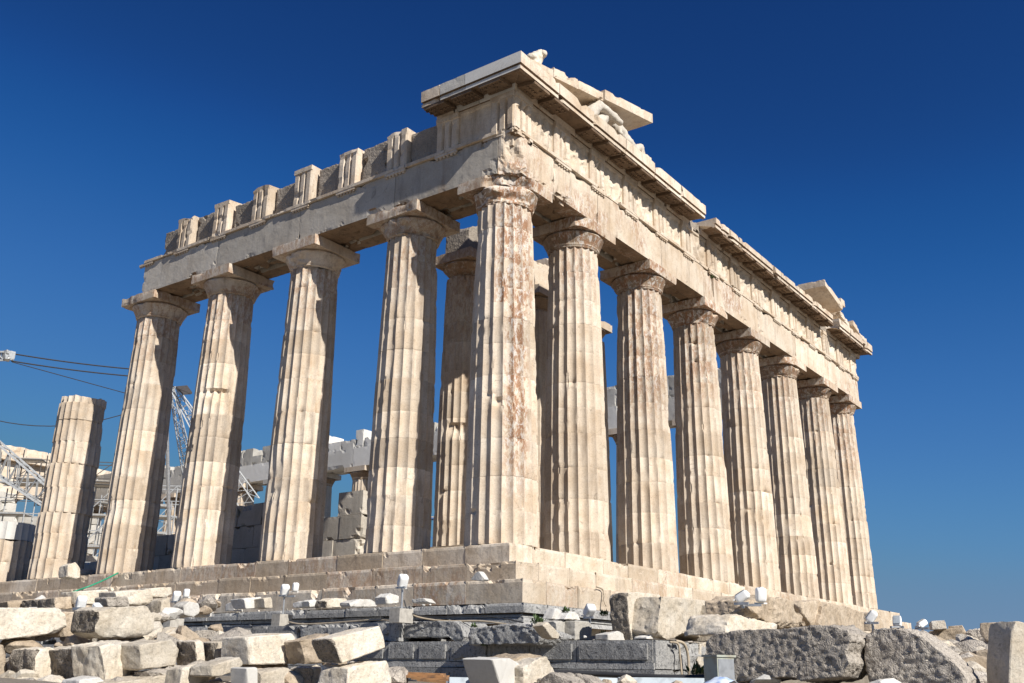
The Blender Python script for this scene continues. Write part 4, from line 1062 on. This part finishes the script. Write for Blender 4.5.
b = at(743, 607, 15.6); floodlight((b.x, b.y, b.z), [((0, 0, 0), R(100), R(60), .75), ((.12, -.26, .03), R(40), R(10), .75)], ped=None, pole=.05, label='pair of reclining floodlights beside the brownish boulder')
b = at(873, 629, 17.5); floodlight((b.x, b.y, b.z), [((0, 0, 0), R(100), R(40), .75)], ped=None, pole=.1, label='floodlight at the foot of the farthest front column')
b = at(898, 629, 17.8); floodlight((b.x, b.y, b.z), [((0, 0, 0), R(190), R(30), .7)], ped=None, pole=.03, label='middle one of the three floodlights against the sky')
b = at(924, 640, 18.0); floodlight((b.x, b.y, b.z), [((0, 0, 0), R(130), R(60), .6)], ped=None, pole=.2, label='rightmost floodlight on a thin post against the sky')

# ================================================================== cables, hoses, pipes, small things
def tube_obj(name, pts, r, mat, label, cat, n=6):
    sm = []
    P = [Vector(p) for p in pts]
    for i in range(len(P)-1):
        p0, p1, p2, p3 = P[max(i-1, 0)], P[i], P[i+1], P[min(i+2, len(P)-1)]
        for k in range(8):
            t = k/8; sm.append(.5*((2*p1)+(-p0+p2)*t+(2*p0-5*p1+4*p2-p3)*t*t+(-p0+3*p1-3*p2+p3)*t**3))
    sm.append(P[-1]); mb = MB(); mb.tube(sm, r, n); o = mb.build(name, mat, smooth=True); return tag(o, label, cat)
tube_obj('hose', [onp(118, 573, 0, -1.03), onp(104, 580, 0, -1.8), onp(90, 586, 0, -2.5), onp(76, 591, 0, -2.8), onp(62, 596, 0, -3.2)], .028, 'green', 'green hose hanging over the steps at the left', 'hose')
tube_obj('conduit', [onp(405, 610, 0, -4.02), onp(418, 617, 0, -3.9), onp(445, 621, 0, -3.7), onp(480, 621, 0, -3.5), onp(505, 624, 0, -3.4), onp(535, 627, 0, -3.3)], .022, 'beigehose', 'beige cable running from the central floodlight to the corner', 'cable')
tube_obj('conduit', [onp(289, 622, 0, -4.03), onp(302, 624, 0, -4.0), onp(330, 623, 0, -3.9), onp(372, 620, 0, -3.9), onp(392, 621, 0, -4.0)], .020, 'beigehose', 'beige cable lying between the middle and central floodlights', 'cable')
tube_obj('conduit', [onp(404, 600, 0, -4.06), onp(410, 612, 0, -4.02), onp(430, 617, 0, -3.9), onp(470, 616, 0, -3.7), onp(500, 618, 0, -3.5), onp(530, 624, 0, -3.4)], .014, 'cable', 'thin dark cable above the beige one by the corner', 'cable')
tube_obj('conduit', [onp(597, 587, 1, -2.42), onp(603, 590, 1, -2.45), onp(604, 600, 1, -2.5), onp(606, 606, 1, -2.6)], .02, 'beigehose', 'short pale pipe bent over the lowest step near the big pale block', 'pipe')
tube_obj('conduit', [onp(670, 642, 1, -6.66), onp(678, 644, 1, -6.70), onp(680, 656, 1, -6.72), onp(682, 676, 1, -6.75), onp(684, 690, 1, -6.8)], .022, 'beigehose', 'brown pipe running down the end of the dark wall', 'pipe')
tube_obj('conduit', [onp(676, 641, 1, -6.66), onp(684, 644, 1, -6.72), onp(688, 656, 1, -6.74), onp(689, 676, 1, -6.76), onp(690, 690, 1, -6.8)], .03, 'beigehose', 'thicker pipe beside the brown one at the dark wall end', 'pipe')
tube_obj('pipe', [at(548, 672, 14), at(600, 674, 13.8), at(660, 677, 13.4), at(712, 677, 13.2)], .035, 'cable', 'black pipe stretching along the foot of the dark wall', 'pipe', 8)
for (a, b_, dd, lab) in ((449, 500, 11.8, 'pale grey rail section left of the white angular block'), (590, 616, 11.9, 'short pale rail section at the bottom edge'), (618, 712, 12.2, 'long pale rail section under the black pipe')):
    mb = MB(); p, q = at(a, 681, dd), at(b_, 682, dd+.1); mb.bar(p, q, .09); mb.bar(p+Vector((0, 0, -.35)), p, .05); mb.bar(q+Vector((0, 0, -.35)), q, .05)
    tag(mb.build('rail', 'pipe'), lab, 'rail')
# planks
for i in range(5):
    mb = MB(); a = at(393+i*6, 674+i*1.8, 12.6-.12*i); bb = at(440+i*3, 676+i*2.0, 12.4-.12*i); dirv = (bb-a).normalized(); side = Vector((-dirv.y, dirv.x, 0))
    vs = [a, bb, bb+side*.2, a+side*.2]; vs = vs+[v+Vector((0, 0, .03)) for v in vs]
    mb.add(vs, [(0,3,2,1),(4,5,6,7),(0,1,5,4),(1,2,6,5),(2,3,7,6),(3,0,4,7)]); tag(mb.build('plank', 'wood'), 'brown plank in the small heap right of the left pile', 'plank', 'brown planks in the small heap')
# cabinet
cb = empty('cabinet', 'small grey green metal cabinet in front of the huge grey block', 'cabinet', at(721, 690, 11.4)); 
k = MB(); k.rough((-.14, -.10, 0), (.14, .12, .36), .1, .004, 4, faces='xXyYzZ', warp=0); k.build('cabinet_body', 'box', cb)
k = MB(); k.box((-.155, -.115, .361), (.155, .135, .385)); k.build('cabinet_lid', 'box', cb); k = MB(); k.box((-.125, -.106, .03), (.125, -.101, .34)); k.build('cabinet_door', 'steel', cb); cb.rotation_euler[2] = R(-20)
# crumpled sheet
mb = MB(); vs = []; fs = []; c0 = at(722, 686, 11.0)
for i in range(13):
    for j in range(9):
        x, y = (i-6)*.035, (j-4)*.035; vs.append((c0.x+x, c0.y+y, c0.z+.10*math.exp(-(x*x+y*y)*30)+.03*nz((x, y, 0), 14, 2)))
for i in range(12):
    for j in range(8): a = i*9+j; fs.append((a, a+9, a+10, a+1))
mb.add(vs, fs); o = mb.build('plastic_sheet', 'cloth', smooth=True); md = o.modifiers.new('s', 'SOLIDIFY'); md.thickness = .004; tag(o, 'crumpled white and blue plastic sheet at the cabinet foot', 'sheet')
# weeds
def weed(p, s, seed, label):
    rs_ = random.Random(seed); mb = MB()
    for i in range(70):
        a = rs_.uniform(0, 6.28); el = rs_.uniform(.1, 1.4); l = s*rs_.uniform(.4, 1); d_ = Vector((math.cos(a)*math.cos(el), math.sin(a)*math.cos(el), math.sin(el)))
        q = Vector((rs_.uniform(-.4, .4)*s, rs_.uniform(-.4, .4)*s, 0)); w = d_.cross(Vector((0, 0, 1))).normalized()*s*.09
        mb.add([q+d_*l*.3, q+d_*l*.65+w, q+d_*l, q+d_*l*.65-w], [(0, 1, 2, 3)]); mb.add([q-w*.1, q+w*.1, q+d_*l*.4], [(0, 1, 2)])
    o = mb.build('weed', 'leaf'); o.location = p; return tag(o, label, 'plant')
for i, (u, v, d_, s, lab) in enumerate((
    (537, 624, 19.4, .22, 'green weed under the corner of the dark course'), (566, 613, 18.9, .16, 'small weed behind the jagged chip near the square lamp'),
    (604, 616, 19.9, .16, 'green weed between the square lamp and the big pale block'), (604, 636, 19.9, .14, 'dark weed at the foot of the rough-ended block'),
    (696, 676, 16.6, .26, 'weed at the foot of the dark wall end'), (474, 628, 20.6, .14, 'tiny weed in the gap between two grey boulders'),
    (484, 646, 19.9, .12, 'tiny weed growing on top of the drafted blocks'), (723, 323, 0, .2, ''))):
    if d_: weed(at(u, v, d_), s, i, lab)
p = onp(715, 305, 1, -.98); weed(Vector((p.x, -.93, 11.42)), .16, 31, 'tiny green plant growing on the beam above the front columns')

# ================================================================== crane, scaffolds and cables behind
def lattice(mb, A, B, w0, w1, n, chord, brace, up=Vector((0, 0, 1))):
    A, B = Vector(A), Vector(B); d_ = (B-A).normalized(); s = d_.cross(dv).normalized(); t = d_.cross(s).normalized()
    cs = [(-1, -1), (1, -1), (1, 1), (-1, 1)]; pt = lambda i, c: A+(B-A)*i/n + (s*cs[c][0]+t*cs[c][1])*.5*(w0+(w1-w0)*i/n)
    for c in range(4): mb.bar(pt(0, c), pt(n, c), chord)
    for i in range(n):
        for c in range(4):
            a, b_ = (c, (c+1) % 4) if i % 2 else ((c+1) % 4, c)
            mb.bar(pt(i, a), pt(i+1, b_), brace); mb.bar(pt(i, c), pt(i, (c+1) % 4), brace)
DC = 66
cr = empty('lattice_crane', 'white lattice crane standing inside the temple between the flank columns', 'crane', at(250, 600, DC))
def under(o, par): o.parent = par; o.matrix_parent_inverse = Matrix.Translation(-Vector(par.location)); return o
mb = MB(); lattice(mb, at(173.5, 388, DC), at(247, 506, DC), .35, 1.5, 13, .07, .035); under(mb.build('boom', 'crane'), cr)
mb = MB(); lattice(mb, at(171.5, 388, DC+1), at(190, 478, DC+1), .25, .7, 12, .06, .03); under(mb.build('back_mast', 'crane'), cr)
mb = MB(); a, b_, c_, d_ = at(176, 388, DC), at(187, 387, DC), at(192, 394, DC-.8), at(183, 395, DC-.8)
mb.add([a, b_, c_, d_]+[q+Vector((0, 0, .12)) for q in (a, b_, c_, d_)], [(0,3,2,1),(4,5,6,7),(0,1,5,4),(1,2,6,5),(2,3,7,6),(3,0,4,7)]); mb.bar(at(172, 386, DC), at(190, 394, DC-.8), .08); under(mb.build('tip_platform', 'rusty'), cr)
mb = MB(); mb.bar(at(167, 432, 60), at(169.8, 560, 60), .22, n=8); tag(mb.build('steel_pole', 'steel'), 'thin grey steel pole between the first and second whole flank columns', 'pole')
# second jib at the left edge
j = empty('crane_jib', 'tip of a second crane jib poking in at the left edge', 'crane', at(-20, 357, 60))
mb = MB(); lattice(mb, at(-40, 357, 60), at(6, 356, 60), .6, .5, 6, .1, .06); under(mb.build('jib_arm', 'crane'), j)
mb = MB(); p = at(8, 356, 60); mb.rough(p-Vector((.28, .28, .28)), p+Vector((.3, .3, .3)), .1, .08, 3); under(mb.build('sheave_head', 'crane'), j)
def cable(u0_, v0_, u1_, v1_, d0_, d1_, sag, r, lab):
    A, B = at(u0_, v0_, d0_), at(u1_, v1_, d1_); pts = [A.lerp(B, i/14)-Vector((0, 0, sag*4*(i/14)*(1-i/14))) for i in range(15)]
    mb = MB(); mb.tube(pts, r, 5); tag(mb.build('cable', 'cable'), lab, 'cable')
cable(11, 353.5, 172, 372, 60, DC, .15, .045, 'upper black stay cable from the jib tip to the lattice crane')
cable(11, 361, 172, 379, 60, DC, .15, .045, 'lower black stay cable from the jib tip to the lattice crane')
cable(12, 362, 172, 406, 60, DC, .0, .028, 'thin cable slanting down from the jib tip')
cable(-20, 416, 172, 394, 60, DC, 1.3, .03, 'sagging cable passing behind the broken column')
# white lattice truss at left
t = empty('lattice_truss', 'white inclined lattice truss at the left edge behind the broken column', 'truss', at(20, 500, 50))
mb = MB(); DL = 48
A0, A1, B0, B1 = at(-30, 420, DL), at(47, 487, DL), at(-30, 458, DL), at(44, 507, DL)
for off in (Vector((0, 0, 0)), Vector((1.0, .8, 0))):
    mb.bar(A0+off, A1+off, .10); mb.bar(B0+off, B1+off, .10)
    for i in range(9):
        a, b_ = A0.lerp(A1, i/8), B0.lerp(B1, i/8); mb.bar(a+off, b_+off, .045)
        if i < 8: mb.bar(b_+off, A0.lerp(A1, (i+1)/8)+off, .04)
for i in range(9): mb.bar(A0.lerp(A1, i/8), A0.lerp(A1, i/8)+Vector((1, .8, 0)), .05); mb.bar(B0.lerp(B1, i/8), B0.lerp(B1, i/8)+Vector((1, .8, 0)), .05)
under(mb.build('truss_frame', 'crane'), t)
# scaffolding
def scaffold(name, o_, ux, nx, nz_, bx, bz, dep, mat, r, label, seed):
    rs_ = random.Random(seed); e = empty(name, label, 'scaffolding', o_); mb = MB(); ux = Vector(ux).normalized(); uy = Vector((-ux.y, ux.x, 0)); 
    for i in range(nx+1):
        for k in (0, 1): mb.bar(ux*i*bx+uy*k*dep, ux*i*bx+uy*k*dep+Vector((0, 0, nz_*bz+rs_.uniform(-.3, .8))), r)
    for j_ in range(1, nz_+1):
        for k in (0, 1):
            mb.bar(ux*-.3+uy*k*dep+Vector((0, 0, j_*bz)), ux*(nx*bx+.3)+uy*k*dep+Vector((0, 0, j_*bz)), r*.9)
            mb.bar(ux*-.3+uy*k*dep+Vector((0, 0, j_*bz-1)), ux*(nx*bx+.3)+uy*k*dep+Vector((0, 0, j_*bz-1)), r*.7)
        for i in range(nx+1): mb.bar(ux*i*bx+Vector((0, 0, j_*bz)), ux*i*bx+uy*dep+Vector((0, 0, j_*bz)), r*.8)
        for i in range(nx):
            if rs_.random() < .6: mb.bar(ux*i*bx+Vector((0, 0, (j_-1)*bz)), ux*(i+1)*bx+Vector((0, 0, j_*bz)), r*.8)
    f = mb.build('tube_frame', mat, e); 
    pl = MB()
    for j_ in range(1, nz_+1):
        for i in range(nx):
            if rs_.random() < .5: p0 = ux*i*bx+Vector((0, 0, j_*bz+.04)); vs = [p0, p0+ux*bx*.97, p0+ux*bx*.97+uy*dep, p0+uy*dep]; vs += [v+Vector((0, 0, .05)) for v in vs]; pl = MB(); pl.add(vs, [(0,3,2,1),(4,5,6,7),(0,1,5,4),(1,2,6,5),(2,3,7,6),(3,0,4,7)]); pl.build('deck_board', 'concrete', e)
    return e
p = at(-20, 590, 62); scaffold('scaffolding', (p.x, p.y, .2), (.5, -.6, 0), 6, 4, 1.9, 2.0, 1.4, 'crane', .065, 'white tube scaffolding behind the broken column at the left', 4)
p = at(88, 590, 70); scaffold('scaffolding', (p.x, p.y, .2), (.6, -.5, 0), 3, 4, 1.6, 2.0, 1.3, 'crane', .06, 'pale scaffolding seen between the broken column and its neighbour', 6)
p = at(0, 560, 58); scaffold('scaffolding', (p.x, p.y, 6.4), (.6, -.6, 0), 4, 2, 1.4, 1.2, 1.0, 'rusty', .05, 'dark thin scaffold railings above the white truss', 8)
p = at(609, 560, 48); scaffold('scaffolding', (p.x, p.y, .05), (.6, -.75, 0), 1, 1, .8, 1.5, .5, 'blue', .08, 'blue barrier frame behind the second and third front columns', 9)
p = at(429, 520, 52); scaffold('scaffolding', (p.x, p.y, .05), (.6, -.75, 0), 1, 3, .8, 1.5, .6, 'blue', .06, 'blue scaffold tower glimpsed left of the corner column', 10)
# grey site building slab behind the truss
mb = MB(); p = at(20, 520, 66); mb.rough((p.x-3, p.y-1, .1), (p.x+6, p.y+2, 4.2), .5, .02, 6, .3); o = mb.build('stone_stack', 'greymarble'); tag(o, 'big pale stack of stored marble behind the white truss', 'stone stack')
for i, (u, v, d_, r_) in enumerate(((48, 570, 36, .5), (60, 560, 38, .6), (115, 556, 40, .6), (112, 540, 41, .5), (155, 552, 42, .7), (160, 545, 43, .6), (240, 535, 37, .8), (252, 520, 37.5, .7), (250, 505, 38, .7), (270, 540, 37, .7), (335, 545, 35, .5))):
    q_ = at(u, v, d_); pebble(Vector((max(q_.x, .4), q_.y, r_*.4)), r_, 60+i, 'backer', 'dark shaded stones lying on the platform behind the flank columns', 'shaded stones on the platform')
print('objects', len(bpy.data.objects), 'verts', sum(len(m.vertices) for m in bpy.data.meshes))
